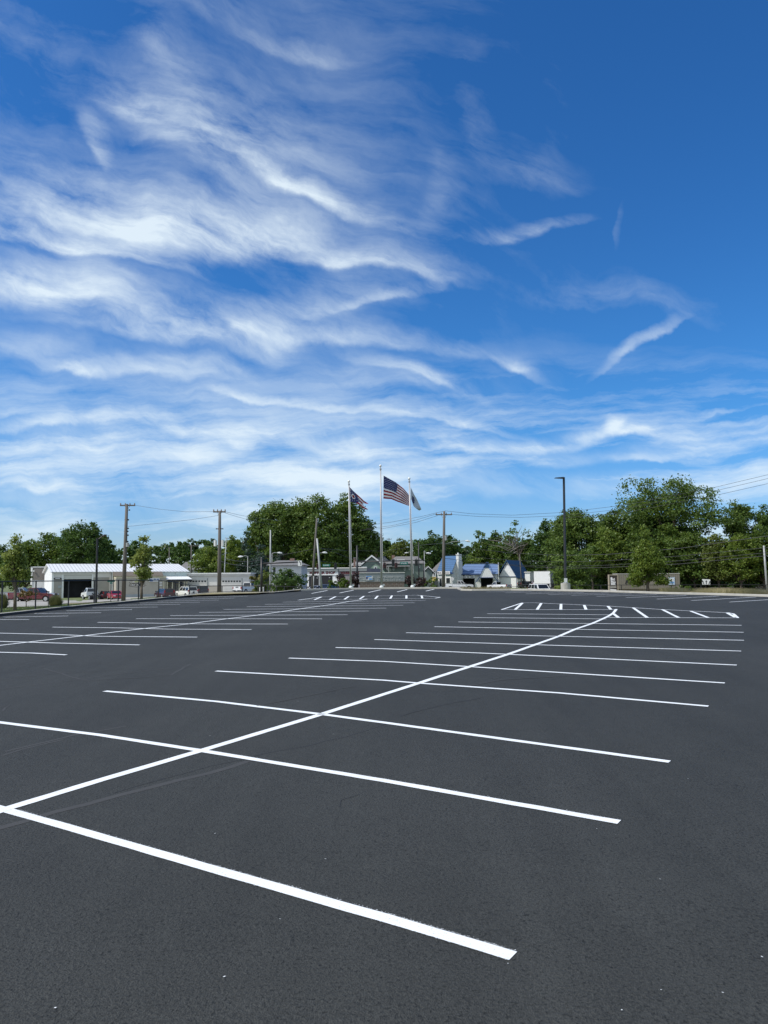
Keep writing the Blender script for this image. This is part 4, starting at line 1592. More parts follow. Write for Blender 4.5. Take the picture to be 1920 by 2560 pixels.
for (x0, x1, y0, y1, lab) in [(806.5, 825.5, 1410.5, 1416, 'green street name blade above the muffler shop'), (1000.5, 1019.5, 1404.8, 1411.5, 'green street name blade hanging right of the red brown traffic lights')]:
    d = 118
    a, b = at(x0, y1, d), at(x1, y0, d)
    t = thing('street_name_sign', lab, 'street sign', a)
    MB().box(0, b.x - a.x, -.02, .02, 0, b.z - a.z).build('blade', m_green, t)
    mb = MB()
    r_ = random.Random(4)
    # lettering too small to read in the photograph: pale strokes of letter height
    x = .12
    hh = b.z - a.z
    while x < b.x - a.x - .15:
        wq = r_.uniform(.04, .10)
        mb.box(x, x + wq * .35, -.03, -.021, hh * .3, hh * .72)
        mb.box(x + wq * .36, x + wq, -.03, -.021, hh * r_.choice([.3, .5, .62]), hh * r_.choice([.42, .6, .72]) + .05)
        x += wq + .05
    mb.build('lettering', m_fw, t)
    MB().box(.1, .14, -.015, .015, b.z - a.z, b.z - a.z + .2).build('hanger', m_black, t)
# left-turn sign on the mast arm
a, b = at(745, 1415, 87.6), at(754.3, 1401.5, 87.6)
t = thing('lane_sign', 'white left turn sign with curved black arrow on the mast arm', 'traffic sign', a)
w_, h_ = b.x - a.x, b.z - a.z
MB().box(0, w_, -.02, .02, 0, h_).build('panel', m_white, t)
pl = [(.66, .16), (.74, .34), (.72, .55), (.58, .74), (.44, .80)]
mb = MB()
for (p, q) in zip(pl, pl[1:]):
    dx, dz = q[0] - p[0], q[1] - p[1]
    l_ = math.hypot(dx, dz)
    nx, nz = -dz / l_ * .07, dx / l_ * .07
    mb.face([(x * w_, -.03, z * h_) for (x, z) in ((p[0] - nx, p[1] - nz), (q[0] - nx, q[1] - nz), (q[0] + nx, q[1] + nz), (p[0] + nx, p[1] + nz))][::-1])
mb.face([(x * w_, -.03, z * h_) for (x, z) in ((.50, .95), (.18, .76), (.48, .62))])
mb.build('arrow', m_black, t)

# ------------------------------------------------------------------ fences
def fence(label, pts, r=.03, post_every=None, name='fence', mid=False, group=None, mesh_wire=True):
    """pts: (column, distance, row of the top rail)"""
    b0 = gp(pts[0][0], pts[0][1])
    t = thing(name, label, 'fence', b0, 0, group)
    tops = []
    for (x, d, yt) in pts:
        g0 = gp(x, d) - b0
        tp = at(x, yt, d) - b0
        tp.x, tp.y = g0.x, g0.y
        tops.append((g0, tp))
        p = MB().tube([g0 - Vector((0, 0, .3)), tp], r * 1.15, 8).build('post', m_black, t)
    MB().tube([q[1] for q in tops], r * .85, 6).build('rail', m_black, t)
    MB().tube([q[0] + Vector((0, 0, .12)) for q in tops], r * .35, 4).build('tension_wire', m_black, t)
    return t


def dbx(x):
    return float(np.interp(x, EX, ED))


fence('black metal rail fence on thin posts along the left kerb', [(-80, dbx(-80) + .9, 1454)] + [(x, dbx(x) + .9, y) for (x, y) in
      [(5, 1453.5), (89, 1453), (171, 1452), (235, 1451.3), (295, 1450.5), (346, 1450.5), (396, 1450.5), (437, 1456), (473, 1462.5), (499, 1465.5), (554, 1464.5), (605, 1463.5), (650, 1464)]], .035)
fence('low black rail fence along the right verge', [(x, 88, y) for (x, y) in [(1378, 1463), (1440, 1463), (1500, 1463), (1551, 1462.5), (1614, 1462.5), (1676, 1462.5), (1750, 1462), (1829, 1462), (1912, 1462), (2000, 1462)]], .04)
fence('low dark rail fence in front of the tall gable and box trailer', [(x, 112, y) for (x, y) in [(1262, 1466), (1290, 1466), (1318, 1466.5), (1344, 1467), (1372, 1467)]], .04)
fence('dark post and rail fence in front of the shrub mass left of the muffler shop', [(x, 90, y) for (x, y) in [(645, 1462), (660, 1462), (668, 1462), (674, 1463), (690, 1465), (710, 1466), (745, 1467), (766, 1467), (800, 1468)]], .05)
leanpole('tree_stake', 'thin stake post on the lawn beside the rounded grass clump', 'post', 122, 44, 122.3, 1478, .02, .02, m_black)
for (x, lab) in [(649.5, 'white bollard left of the black mast pole'), (656.5, 'white bollard right of the black mast pole')]:
    b = gp(x, 92)
    t = thing('bollard', lab, 'bollard', b, 0, 'white bollards')
    MB().tube([(0, 0, -.2), (0, 0, .8), (0, 0, .88)], [.09, .09, .05], 10).build('post', m_white, t)

# ------------------------------------------------------------------ buildings
m_wgrey = mat('pale grey paint', (0.66, 0.64, 0.60), 0.8, 0.07, 1.2)
m_cream = mat('cream paint', (0.58, 0.53, 0.40), 0.75, 0.06, 1.5)
m_beige = mat('beige render', (0.42, 0.385, 0.33), 0.9, 0.08, 1.0)
m_taupe = mat('taupe panel', (0.33, 0.31, 0.28), 0.85, 0.1, 0.8)
m_bluegrey = mat('blue grey plinth', (0.34, 0.37, 0.38), 0.85, 0.08, 1.0)
m_teal = mat('pale teal siding', (0.50, 0.58, 0.56), 0.8, 0.06, 1.0)
m_brown = mat('brown shingle', (0.15, 0.125, 0.10), 0.95, 0.2, 3)
m_browng = mat('grey brown block', (0.17, 0.155, 0.14), 0.95, 0.18, 2)
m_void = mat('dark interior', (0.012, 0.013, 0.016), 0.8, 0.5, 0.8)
m_glass = mat('window glass', (0.03, 0.035, 0.04), 0.12, 0.2, 1)
m_shingle = mat('grey shingle', (0.17, 0.165, 0.16), 0.95, 0.22, 4, 0.3)
m_shinglel = mat('light grey shingle', (0.30, 0.30, 0.29), 0.95, 0.18, 4, 0.3)
m_pwhite = mat('white paint', (0.75, 0.75, 0.73), 0.7, 0.05, 1.5)
m_wshade = mat('off white and shaded white wall', (0.56, 0.57, 0.57), 0.85, 0.07, 1.5)
m_green1 = mat('sage siding', (0.21, 0.29, 0.23), 0.85, 0.08, 1.0)
m_green2 = mat('dull green siding', (0.16, 0.20, 0.175), 0.85, 0.12, 1.0)
m_slate = mat('slate grey fascia', (0.20, 0.22, 0.22), 0.8, 0.12, 1.0)
m_mauve = mat('mauve grey wall', (0.23, 0.21, 0.22), 0.85, 0.1, 1.0)
m_txtred = mat('sign letter dark red', (0.13, 0.008, 0.01), 0.6, 0.2, 4)
m_txtblk = mat('sign letter black', (0.02, 0.02, 0.022), 0.6, 0.1)
m_trim = mat('navy trim', (0.02, 0.045, 0.13), 0.5, 0.1)
m_brick = brick_mat('brown brick', (0.13, 0.085, 0.07), (0.10, 0.075, 0.065), (0.20, 0.19, 0.17), .45, .2, .02)
m_stone = brick_mat('pale brick', (0.70, 0.70, 0.69), (0.76, 0.76, 0.75), (0.60, 0.61, 0.61), .5, .22, .02)
m_redbrick = brick_mat('red brick', (0.24, 0.09, 0.06), (0.20, 0.08, 0.06), (0.3, 0.27, 0.24), .25, .09, .012)


def lined(name, c, pitch, depth=0.03, axis=0, rough=0.5, dark=0.7, jitter=0.15):
    """corrugated or clapboard sheet: ribs along an axis of the object, in relief"""
    m = mat(name, c, rough, 0.06, 1.0)
    N, L = m.node_tree.nodes, m.node_tree.links
    b = N['Principled BSDF']
    tc = N.new('ShaderNodeTexCoord')
    sp = N.new('ShaderNodeSeparateXYZ')
    L.new(tc.outputs['Object'], sp.inputs[0])
    mo = N.new('ShaderNodeMath')
    mo.operation = 'PINGPONG'
    L.new(sp.outputs[axis], mo.inputs[0])
    mo.inputs[1].default_value = pitch / 2
    mr = N.new('ShaderNodeMapRange')
    L.new(mo.outputs[0], mr.inputs[0])
    mr.inputs[1].default_value = 0
    mr.inputs[2].default_value = pitch * .12
    bp = N.new('ShaderNodeBump')
    bp.inputs['Strength'].default_value = 1
    bp.inputs['Distance'].default_value = depth
    L.new(mr.outputs[0], bp.inputs['Height'])
    L.new(bp.outputs[0], b.inputs['Normal'])
    src = b.inputs['Base Color'].links[0].from_socket
    mx = N.new('ShaderNodeMix')
    mx.data_type = 'RGBA'
    mx.blend_type = 'MULTIPLY'
    mx.inputs['Factor'].default_value = 1
    L.new(src, mx.inputs[6])
    m2 = N.new('ShaderNodeMapRange')
    L.new(mr.outputs[0], m2.inputs[0])
    m2.inputs[3].default_value = dark
    m2.inputs[4].default_value = 1
    L.new(m2.outputs[0], mx.inputs[7])
    L.new(mx.outputs[2], b.inputs['Base Color'])
    return m


m_metalroof = lined('white ribbed metal roof', (0.74, 0.74, 0.73), 0.62, 0.05, 0, 0.45, 0.55)
m_siding = lined('white clapboard', (0.74, 0.75, 0.76), 0.30, 0.03, 2, 0.7, 0.6)
m_blueroof = lined('blue shingle courses', (0.045, 0.11, 0.22), 0.50, 0.04, 2, 0.8, 2.2)
m_blueroof2 = lined('faded blue shingle courses', (0.085, 0.135, 0.24), 0.42, 0.04, 2, 0.8, 3.2)
m_blueflat = mat('shaded blue roof', (0.010, 0.055, 0.14), 0.8, 0.1, 1.0)  # darker copy of the roof blue, shade of the side slope in the colour
m_greensid = lined('sage clapboard', (0.24, 0.33, 0.25), 0.30, 0.03, 2, 0.8, 0.7)
m_sect = lined('sectional door', (0.60, 0.585, 0.55), 0.55, 0.02, 2, 0.6, 0.75)
m_trailer = lined('beige corrugated trailer side', (0.20, 0.18, 0.145), 0.3, 0.03, 0, 0.7, 0.85)


class Fac:
    """a building standing behind a facade line between two ground points; local x along the front, y away, z up"""

    def __init__(s, name, label, cat, xL, dL, xR, dR, group=None, zb=None, yb=None):
        A, B = gp(xL, dL), gp(xR, dR)
        z = min(A.z, B.z) - 0.05 if zb is None else zb
        if yb is not None:
            z = zat(yb, dL, xL)
        A.z = B.z = z
        s.A, s.yaw = A, math.atan2(B.y - A.y, B.x - A.x)
        s.ax = Vector((math.cos(s.yaw), math.sin(s.yaw), 0))
        s.n = Vector((-math.sin(s.yaw), math.cos(s.yaw), 0))
        s.W = (B - A).length
        s.t = thing(name, label, cat, A, s.yaw, group)

    def uv(s, x, y, back=0.0):
        O = Vector((0, 0, H))
        r = ray(x, y)
        t = s.n.dot(s.A + s.n * back - O) / s.n.dot(r)
        P = O + r * t
        return (P - s.A).dot(s.ax), P.z - s.A.z

    def u(s, x, y=1445, back=0.0):
        return s.uv(x, y, back)[0]

    def v(s, y, x=None, back=0.0):
        return s.uv(x, y, back)[1]

    def rect(s, name, x0, x1, y0, y1, m, off=0.0, thick=0.06, parent=None):
        """panel spanned by photograph columns and rows, standing proud of the front by off"""
        u0, v1 = s.uv(x0, y0)
        u1, v0 = s.uv(x1, y1)
        v0 = max(v0, 0.0)
        return MB().box(u0, u1, -off - thick, -off, v0, v1).build(name, m, parent or s.t)

    def poly(s, name, pts, m, off=0.0, thick=0.06, parent=None):
        q = [s.uv(*p) for p in pts]
        return MB().prism(q, (0, -off, 0), (1, 0, 0), (0, 0, 1), (0, -1, 0), 0, thick).build(name, m, parent or s.t)


# -- brown block at the left
f = Fac('block_building', 'grey brown block building with pale base left of the white roofed workshop', 'building', 79, 158, 131, 158)
v1, v2 = f.v(1418, 100), f.v(1450, 100)
MB().box(0, f.W, 0, 14, v2, v1).build('upper_wall', m_browng, f.t)
MB().box(0, f.W, 0.05, 14, 0, v2 - .02).build('lower_wall', m_wshade, f.t)
f.rect('corner_board', 77.5, 80.5, 1417, 1462, m_pwhite, .01)
f.rect('roof_edge', 79, 131, 1416.5, 1418.5, m_wshade, .01)
f.rect('wall_lamp', 84, 87.5, 1426, 1429, m_lampw, .1, .2)

# -- long workshop with white ribbed roof
f = Fac('workshop', 'long low workshop with white ribbed metal roof and dark open roller door', 'building', 130, 140, 466, 151.5, zb=H - 3.75)
W_ = f.W
e0, r0 = f.v(1430.5, 131), None
depth = 18.0
ez = f.v(1430.5, 131)
rz = f.v(1411.5, 260, back=depth / 2)
MB().prism([(0.05, 0.02), (0.05, ez), (depth / 2, rz - .06), (depth - .05, ez), (depth - .05, .02)], (0.05, 0, 0), (0, 1, 0), (0, 0, 1), (1, 0, 0), 0, 0.25).build('gable_wall', m_pwhite, f.t)
MB().prism([(0.05, 0.02), (0.05, ez), (depth / 2, rz - .06), (depth - .05, ez), (depth - .05, .02)], (W_ - .3, 0, 0), (0, 1, 0), (0, 0, 1), (1, 0, 0), 0, 0.25).build('gable_wall', m_pwhite, f.t)
uo = f.u(278)
mb = MB()
mb.box(f.u(130), f.u(157.5), 0, .3, 0, ez - .03)
mb.box(f.u(230), uo, 0, .3, 0, ez - .03)
mb.box(f.u(157.5), f.u(230), 0, .3, f.v(1436.5, 190), ez - .03)
mb.build('front_wall', m_wgrey, f.t)
MB().box(f.u(400), W_ - .04, 0, .3, 0, ez - .03).build('side_wall', m_teal, f.t)
MB().box(0.35, W_ - .4, depth - .3, depth - .02, 0, ez - .03).build('back_wall', m_wgrey, f.t)
ro = MB()
ov = .35
k = (rz - ez) / (depth / 2)
ro.prism([(-ov, ez - k * ov), (depth / 2, rz), (depth + ov, ez - k * ov), (depth + ov, ez - k * ov + .12), (depth / 2, rz + .14), (-ov, ez - k * ov + .12)], (-.4, 0, 0), (0, 1, 0), (0, 0, 1), (1, 0, 0), 0, W_ + .8)
ro.build('roof', m_metalroof, f.t)
f.rect('roller_shutter', 158, 229.5, 1436.5, 1447.5, m_sect, -.12)
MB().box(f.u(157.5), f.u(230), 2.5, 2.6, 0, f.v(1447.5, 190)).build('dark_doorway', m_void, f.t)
for (a, b_) in ((154, 158), (229.5, 232.5)):
    f.rect('door_post', a, b_, 1434.5, 1497, m_pwhite, .02)
f.rect('lintel', 154, 232.5, 1433.6, 1436.6, m_wgrey, .03)
f.rect('wall_panel', 134, 153.5, 1447, 1497, m_taupe, .02)
f.rect('wall_panel', 233, 272, 1443.5, 1486, m_taupe, .02)
f.rect('plinth', 233, 272, 1486, 1493, m_bluegrey, .03)
f.rect('corner_post', 130, 133.6, 1433, 1497, m_pwhite, .03)
s_ = f.rect('name_board', 134.5, 153.5, 1444.5, 1448.5, m_black, .10)
f.rect('name_board_strip', 138, 150, 1445.6, 1447.3, m_fw, .165, .02, None)
f.rect('notice', 145, 154, 1464, 1470, m_bluegrey, .09)
f.rect('downpipe', 279, 281.5, 1430, 1478, m_pwhite, .15, .15)
# front extension with brown mansard
ux0, ux1 = f.u(283.5), f.u(406.5)
MB().box(ux0, ux1, -3.2, -.02, 0, f.v(1446.5, 330)).build('extension', m_beige, f.t)
zc, zt_ = f.v(1440.2, 330), f.v(1429.5, 330)
MB().box(ux0, ux1, -3.25, -.02, f.v(1446, 330), zc).build('frieze', m_cream, f.t)
MB().prism([(-3.5, zc), (-1.9, zt_), (-.05, zt_), (-.05, zc)], (ux0 - .15, 0, 0), (0, 1, 0), (0, 0, 1), (1, 0, 0), 0, ux1 - ux0 - .4).build('mansard_roof', m_brown, f.t)
MB().box(ux0 - .01, ux1 + .01, -3.26, -3.1, 0.1, f.v(1485, 330)).build('plinth', m_bluegrey, f.t)
q0, q1 = f.u(371.5, back=-3.2), f.u(399, back=-3.2)
sg = MB().box(q0, q1, -3.36, -3.22, f.v(1454, 385, -3.2), f.v(1445.5, 385, -3.2)).build('wall_sign', m_fw, f.t)
m_sblue = mat('sign blue', (0.04, 0.12, 0.35), 0.5, .1)
zz0, zz1 = f.v(1454, 385, -3.2), f.v(1445.5, 385, -3.2)
h_ = zz1 - zz0
mb = MB()
for i in range(12):
    a = q0 + (q1 - q0) * (.06 + .9 * i / 12)
    if i in (4, 8):
        continue
    mb.box(a, a + (q1 - q0) * .045, -3.38, -3.361, zz0 + h_ * .52, zz0 + h_ * (.80 if i % 2 else .86))
mb.box(q0 + (q1 - q0) * .06, q0 + (q1 - q0) * .38, -3.38, -3.361, zz0 + h_ * .1, zz0 + h_ * .42)
mb.build('lettering', m_sblue, sg)
mb = MB()
for (x, y) in ((402, 1457), (402, 1463)):
    uu, vv = f.uv(x, y, -3.2)
    mb.box(uu - .25, uu + .25, -3.3, -3.22, vv - .1, vv + .1)
mb.build('house_number', m_fw, f.t)
# porch
p0, p1 = f.u(407), f.u(469)
zt_ = f.v(1441, 440)
MB().prism([(-3.6, zt_ - .55), (-.02, zt_ + .05), (-.02, zt_ - .06), (-3.6, zt_ - .66)], (p0, 0, 0), (0, 1, 0), (0, 0, 1), (1, 0, 0), 0, p1 - p0).build('porch_roof', m_pwhite, f.t)
MB().box(p0 + .05, p1 - .02, -3.65, -3.61, zt_ - .95, zt_ - .6).build('porch_fascia', m_black, f.t)
for x in (408.5, 417, 430, 447, 460, 466):
    a = f.u(x, back=-3.4)
    MB().box(a, a + .16, -3.5, -3.34, 0, zt_ - .7).build('porch_post', m_cream, f.t)
MB().box(p0 + .1, p1 - .1, -.06, -.01, 0, zt_ - .4).build('porch_back_wall', m_taupe, f.t)
for (a, b_) in ((411, 418), (448, 456)):
    MB().box(f.u(a), f.u(b_), -.12, -.07, .9, zt_ - 1.1).build('window', m_glass, f.t)
f.rect('conduit', 438, 438.7, 1431, 1436, m_grey, .02)

# -- flat roofed garages
f = Fac('garage_row', 'flat roofed pale garage row with two overhead doors with small square windows', 'building', 466, 152, 622, 152, zb=H - 3.45)
zt_ = f.v(1435, 540)
MB().box(0, f.W, 0, 12, 0, zt_).build('wall', m_wgrey, f.t)
MB().box(-.2, f.W + .35, -.4, 12.2, zt_ + .004, zt_ + .22).build('roof', m_pwhite, f.t)
MB().box(-.1, f.W + .2, -.25, -.004, zt_ - .35, zt_).build('fascia', m_wgrey, f.t)
f.rect('wall_patch', 517, 550, 1464, 1483, m_beige, .01, .03)
for (x0, x1, n_, w0, w1) in ((470, 518, 6, 473, 517), (549, 604.5, 8, 548, 603.5)):
    dr = f.rect('garage_door', x0, x1, 1446.5, 1483, m_sect, .02, .05)
    for i in range(n_):
        a = w0 + (w1 - w0) * (i + .14) / n_
        b_ = w0 + (w1 - w0) * (i + .82) / n_
        if a < x0:
            continue
        f.rect('window', a, b_, 1451.2, 1455.2, m_glass, .071, .02, dr)
    f.rect('door_frame', x1, x1 + 1.4, 1445.5, 1483, m_slate, .02, .07)


def hiphouse(name, label, x0, x1, d, ye, yr, wallm, roofm, depth=9, ridge=.35, group=None, wins=(), chim=None, ov=.5, xr=None):
    f = Fac(name, label, 'house', x0, d, x1, d, group)
    e = f.v(ye, (x0 + x1) / 2)
    r = f.v(yr, (x0 + x1) / 2, depth / 2)
    MB().box(0, f.W, 0, depth, 0, e).build('wall', wallm, f.t)
    a, b_ = ((xr and (f.u(xr[0], back=depth / 2), f.u(xr[1], back=depth / 2))) or (f.W * ridge, f.W * (1 - ridge)))
    c = [(-ov, -ov, e), (f.W + ov, -ov, e), (f.W + ov, depth + ov, e), (-ov, depth + ov, e)]
    R1, R2 = (a, depth / 2, r), (b_, depth / 2, r)
    m_ = MB()
    m_.face([c[0], c[1], R2, R1]).face([c[1], c[2], R2]).face([c[2], c[3], R1, R2]).face([c[3], c[0], R1]).face([c[3], c[2], c[1], c[0]])
    m_.build('roof', roofm, f.t)
    for w in wins:
        wf = f.rect('window', *w, m_pwhite, .0, .05)
        x0_, x1_, y0_, y1_ = w
        f.rect('pane', x0_ + .9, x1_ - .9, y0_ + .9, y1_ - .9, m_glass, .051, .02, wf)
    if chim:
        cu_, cv = f.uv(chim[0], chim[1], depth / 2)
        MB().box(cu_ - .35, cu_ + .35, depth / 2 - .35, depth / 2 + .35, r - .8, cv).build('chimney', m_redbrick, f.t)
    return f


hiphouse('house', 'grey roofed pale house with chimney top behind the dark wooden pole, above the garages', 447, 500, 190, 1424, 1405, m_wshade, m_shingle, 10, .3, None, [(468, 473, 1418, 1427), (478, 482, 1424, 1431)], None, xr=(463, 490))
hiphouse('house', 'pale blue house with grey hip roof behind the shrubs and mast arm', 672, 752, 118, 1413, 1401, m_wshade, m_shingle, 9, .3, None, [(682, 690, 1417, 1432)], (731, 1396), xr=(693, 742))
# small grey pyramid dormer
# -- muffler shop
f = Fac('muffler_shop', 'white single storey shop with red MUFFLER SHOP lettering over two dark service bays', 'shop', 765, 145.2, 845.5, 143.8, zb=H - 3.1)
MB().box(0, f.W, 0.05, 12, 0, f.v(1421.5, 800)).build('body_wall', m_pwhite, f.t)
f.rect('roof_band', 765, 845.5, 1421, 1428, m_slate, .0, .25)
f.rect('roof_edge', 765, 845.5, 1420, 1421.4, m_pwhite, .0, .32)
fa = f.rect('fascia', 765, 845.5, 1428.2, 1437.8, m_pwhite, .0, .06)
for (a, b_) in ((772, 797), (800.5, 831)):
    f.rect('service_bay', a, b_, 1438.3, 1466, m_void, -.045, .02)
f.rect('bay_post', 797.2, 800.3, 1437.8, 1466, m_grey, .01, .05)
for (x, y) in ((775, 1441), (795, 1440), (793, 1445), (824, 1444)):
    uu, vv = f.uv(x, y)
    MB().box(uu - .1, uu + .1, -.05, -.03, vv - .08, vv + .08).build('bay_light', m_grey, f.t)
u0, vv = f.uv(774.2, 1432.6)
u1, _ = f.uv(838.5, 1431)
hgt = f.v(1429.8, 805) - f.v(1434.8, 805)
text_obj('lettering', 'MUFFLER SHOP', 1, m_txtred, fa, ((u0 + u1) / 2, -.08, f.v(1432.0, 805)), width=u1 - u0, bold=.05, height=hgt * 1.3)
fq = Fac('warehouse_shop', 'darker grey shop front with red WAREHOUSE lettering right of the muffler shop', 'shop', 846, 143.9, 918, 142.8, zb=H - 3.1)
MB().box(0, fq.W, 0.05, 12, 0, fq.v(1421, 880)).build('body_wall', m_mauve, fq.t)
fq.rect('roof_band', 846, 918, 1420, 1427.5, m_slate, .0, .25)
fq.rect('roof_edge', 846, 918, 1419, 1420.4, m_wgrey, .0, .32)
fb = fq.rect('fascia', 846, 918, 1427.7, 1436, m_mauve, .0, .06)
u0, u1 = fq.u(851), fq.u(899)
text_obj('lettering', 'WAREHOUSE', 1, m_txtred, fb, ((u0 + u1) / 2, -.08, fq.v(1431.6, 880)), width=u1 - u0, bold=.05, height=hgt * 1.3)

# -- green gabled house
f = Fac('house', 'green clapboard house with white trimmed gable behind the stone sign wall', 'house', 900, 172, 955, 172, zb=H - 3)
pk = f.uv(929.5, 1391.5)
lf, rt = f.uv(899, 1416.5), f.uv(957, 1413)
MB().prism([(lf[0] + .3, 0), (rt[0] - .3, 0), (rt[0] - .3, rt[1]), (pk[0], pk[1] - .2), (lf[0] + .3, lf[1])], (0, 0, 0), (1, 0, 0), (0, 0, 1), (0, 1, 0), 0, 9).build('wall', m_green2, f.t)
m_ = MB()
for (a, b_) in ((lf, pk), (pk, rt)):
    m_.prism([a, b_, (b_[0], b_[1] + .22), (a[0], a[1] + .22)], (0, 0, 0), (1, 0, 0), (0, 0, 1), (0, 1, 0), -.30, 9.3)
m_.build('roof', m_shingle, f.t)
m_ = MB()
for (a, b_) in ((lf, pk), (pk, rt)):
    m_.prism([a, b_, (b_[0], b_[1] + .38), (a[0], a[1] + .38)], (0, -.42, 0), (1, 0, 0), (0, 0, 1), (0, 1, 0), 0, .1)
m_.build('bargeboard', m_pwhite, f.t)
# front lean-to gable in lighter green
f.poly('porch_gable', [(912, 1433), (963, 1433), (961, 1428), (939, 1409.5)], m_greensid, .9, .25)
wf = f.rect('window', 934.8, 943, 1416.5, 1424.5, m_pwhite, 1.2, .06)
f.rect('pane', 936.8, 941, 1418.2, 1422.6, m_void, 1.27, .03, wf)
wf = f.rect('window', 903, 917, 1416.3, 1418.8, m_pwhite, .05, .06)
f.rect('corner_trim', 915.5, 917.2, 1418.8, 1428, m_pwhite, .05, .06)
g_ = hiphouse('house', 'long grey hip roof behind the green gabled house', 893, 975, 186, 1412, 1391, m_green2, m_shingle, 10, .2, None, [], (940.8, 1380), xr=(898, 962))
g_ = hiphouse('house', 'grey green house with light grey roof behind the hanging traffic lights', 970, 1058, 180, 1409, 1391, m_green2, m_shingle, 10, .25, None,
              [(966.5, 970.5, 1416, 1425), (982, 985.5, 1417, 1426), (1010, 1013.5, 1416, 1426), (1022, 1025, 1416, 1425), (1047, 1050, 1414, 1420)], (983, 1388), xr=(990, 1045))
g_.rect('porch_roof', 966, 1024, 1414, 1416.5, m_shinglel, .3, 1.0)
g_.rect('porch_post', 970, 971, 1416, 1432, m_pwhite, 1.2, .1)
g_.rect('roof_light_strip', 993, 1011.5, 1398.5, 1400, m_pwhite, .05, .1)
f = Fac('chimney_stack', 'red brick chimney rising left of the black mast pole', 'chimney', 882.5, 168, 887.5, 168, zb=H - 3)
MB().box(0, f.W, 0, .5, 0, f.v(1395, 885)).build('stack', m_redbrick, f.t)
MB().box(-.06, f.W + .06, -.06, .56, f.v(1395, 885), f.v(1394, 885)).build('cap', m_grey, f.t)
g_ = hiphouse('house', 'dark roofed low building between the warehouse and the green house', 876, 905, 176, 1414, 1404, m_slate, m_shinglel, 8, .3)
# small cottage with white trimmed gable
f = Fac('cottage', 'dark cottage with thin white gable trim left of the wooden pole with transformer', 'house', 1064, 168, 1096, 168, zb=H - 3)
pk = f.uv(1070.5, 1417.5)
lf, rt = f.uv(1062.5, 1425.5), f.uv(1084, 1430.5)
MB().prism([(lf[0] + .3, 0), (rt[0] - .3, 0), (rt[0] - .3, rt[1]), (pk[0], pk[1] - .2), (lf[0] + .3, lf[1])], (0, 0, 0), (1, 0, 0), (0, 0, 1), (0, 1, 0), 0, 8).build('wall', m_green2, f.t)
m_ = MB()
for (a, b_) in ((lf, pk), (pk, rt)):
    m_.prism([a, b_, (b_[0], b_[1] + .2), (a[0], a[1] + .2)], (0, 0, 0), (1, 0, 0), (0, 0, 1), (0, 1, 0), -.3, 8.3)
m_.build('roof', mat('charcoal roof', (0.05, 0.048, 0.046), .9, .15), f.t)
m_ = MB()
for (a, b_) in ((lf, pk), (pk, rt)):
    m_.prism([a, b_, (b_[0], b_[1] + .2), (a[0], a[1] + .2)], (0, -.42, 0), (1, 0, 0), (0, 0, 1), (0, 1, 0), 0, .1)
m_.build('bargeboard', m_pwhite, f.t)
hiphouse('house', 'grey roof rising behind the cottage and the wooden pole', 1084, 1120, 190, 1428, 1402, m_slate, m_shingle, 10, .3, xr=(1103, 1122))
hiphouse('house', 'small grey roof behind the arched gable', 1224, 1250, 225, 1412, 1396, m_slate, m_shingle, 8, .3)

# -- low stone sign wall behind the flagpoles
f = Fac('sign_wall', 'low grey panelled wall on a brown brick base behind the middle flagpole', 'wall', 898, 80.5, 1009, 80.5, yb=1472.5)
MB().box(0, f.W, 0, .45, 0, f.v(1455.5, 950)).build('brick_base', m_brick, f.t)
zc = f.v(1455.3, 950)
zt_ = f.v(1432.5, 950)
MB().box(-.05, f.W + .05, .03, .42, zc + .003, zt_).build('panel', mat('weathered blue grey panel', (0.20, 0.225, 0.235), .8, .12, 1.2), f.t)
MB().box(-.08, f.W + .08, -.02, .47, zt_ + .002, zt_ + .06).build('coping', m_wgrey, f.t)
MB().box(-.06, f.W + .02, -.03, .03, zc - .02, zc + .05).build('ledge', m_brown, f.t)
# pale raised lettering rows, unreadable in the photo
rl = random.Random(9)
mb = MB()
for (x0, x1, y0, y1) in ((899.5, 913, 1441, 1455), (931.5, 932, 1441, 1454), (944, 1002.5, 1441, 1446), (943, 1002.5, 1448, 1453)):
    a, vt = f.uv(x0, y0)
    b_, vb = f.uv(x1, y1)
    x = a
    while x < b_:
        w_ = rl.uniform(.04, .11)
        for k_ in range(3):
            zc_ = vb + (vt - vb) * (k_ + .5) / 3
            if rl.random() < .75:
                mb.box(x, x + w_, -.0, .028, zc_ - (vt - vb) * .11, zc_ + (vt - vb) * rl.uniform(.02, .12))
        x += w_ + rl.uniform(.02, .06)
mb.build('raised_texture', mat('pale raised stucco', (0.50, 0.51, 0.50), .8, .1), f.t)
pl_ = f.rect('emblem_plate', 914.5, 931.5, 1440.5, 1450.8, m_fw, -.0, .03)
f.rect('emblem_header', 915.5, 929, 1440, 1442.2, mat('sign light blue', (0.10, 0.25, 0.52), .6, .1), .031, .02, pl_)
f.poly('emblem_flag', [(915, 1442.5), (921.5, 1444), (918.5, 1446.2), (921, 1449.5), (917.6, 1447.3), (915.4, 1449.8)], m_navy, .031, .02, pl_)
f.rect('emblem_text', 922, 930.5, 1443.5, 1445, m_wshade, .031, .02, pl_)
f.rect('emblem_text', 922, 930.5, 1446.2, 1449.5, mat('sign light blue', (0.10, 0.25, 0.52), .6, .1), .031, .02, pl_)

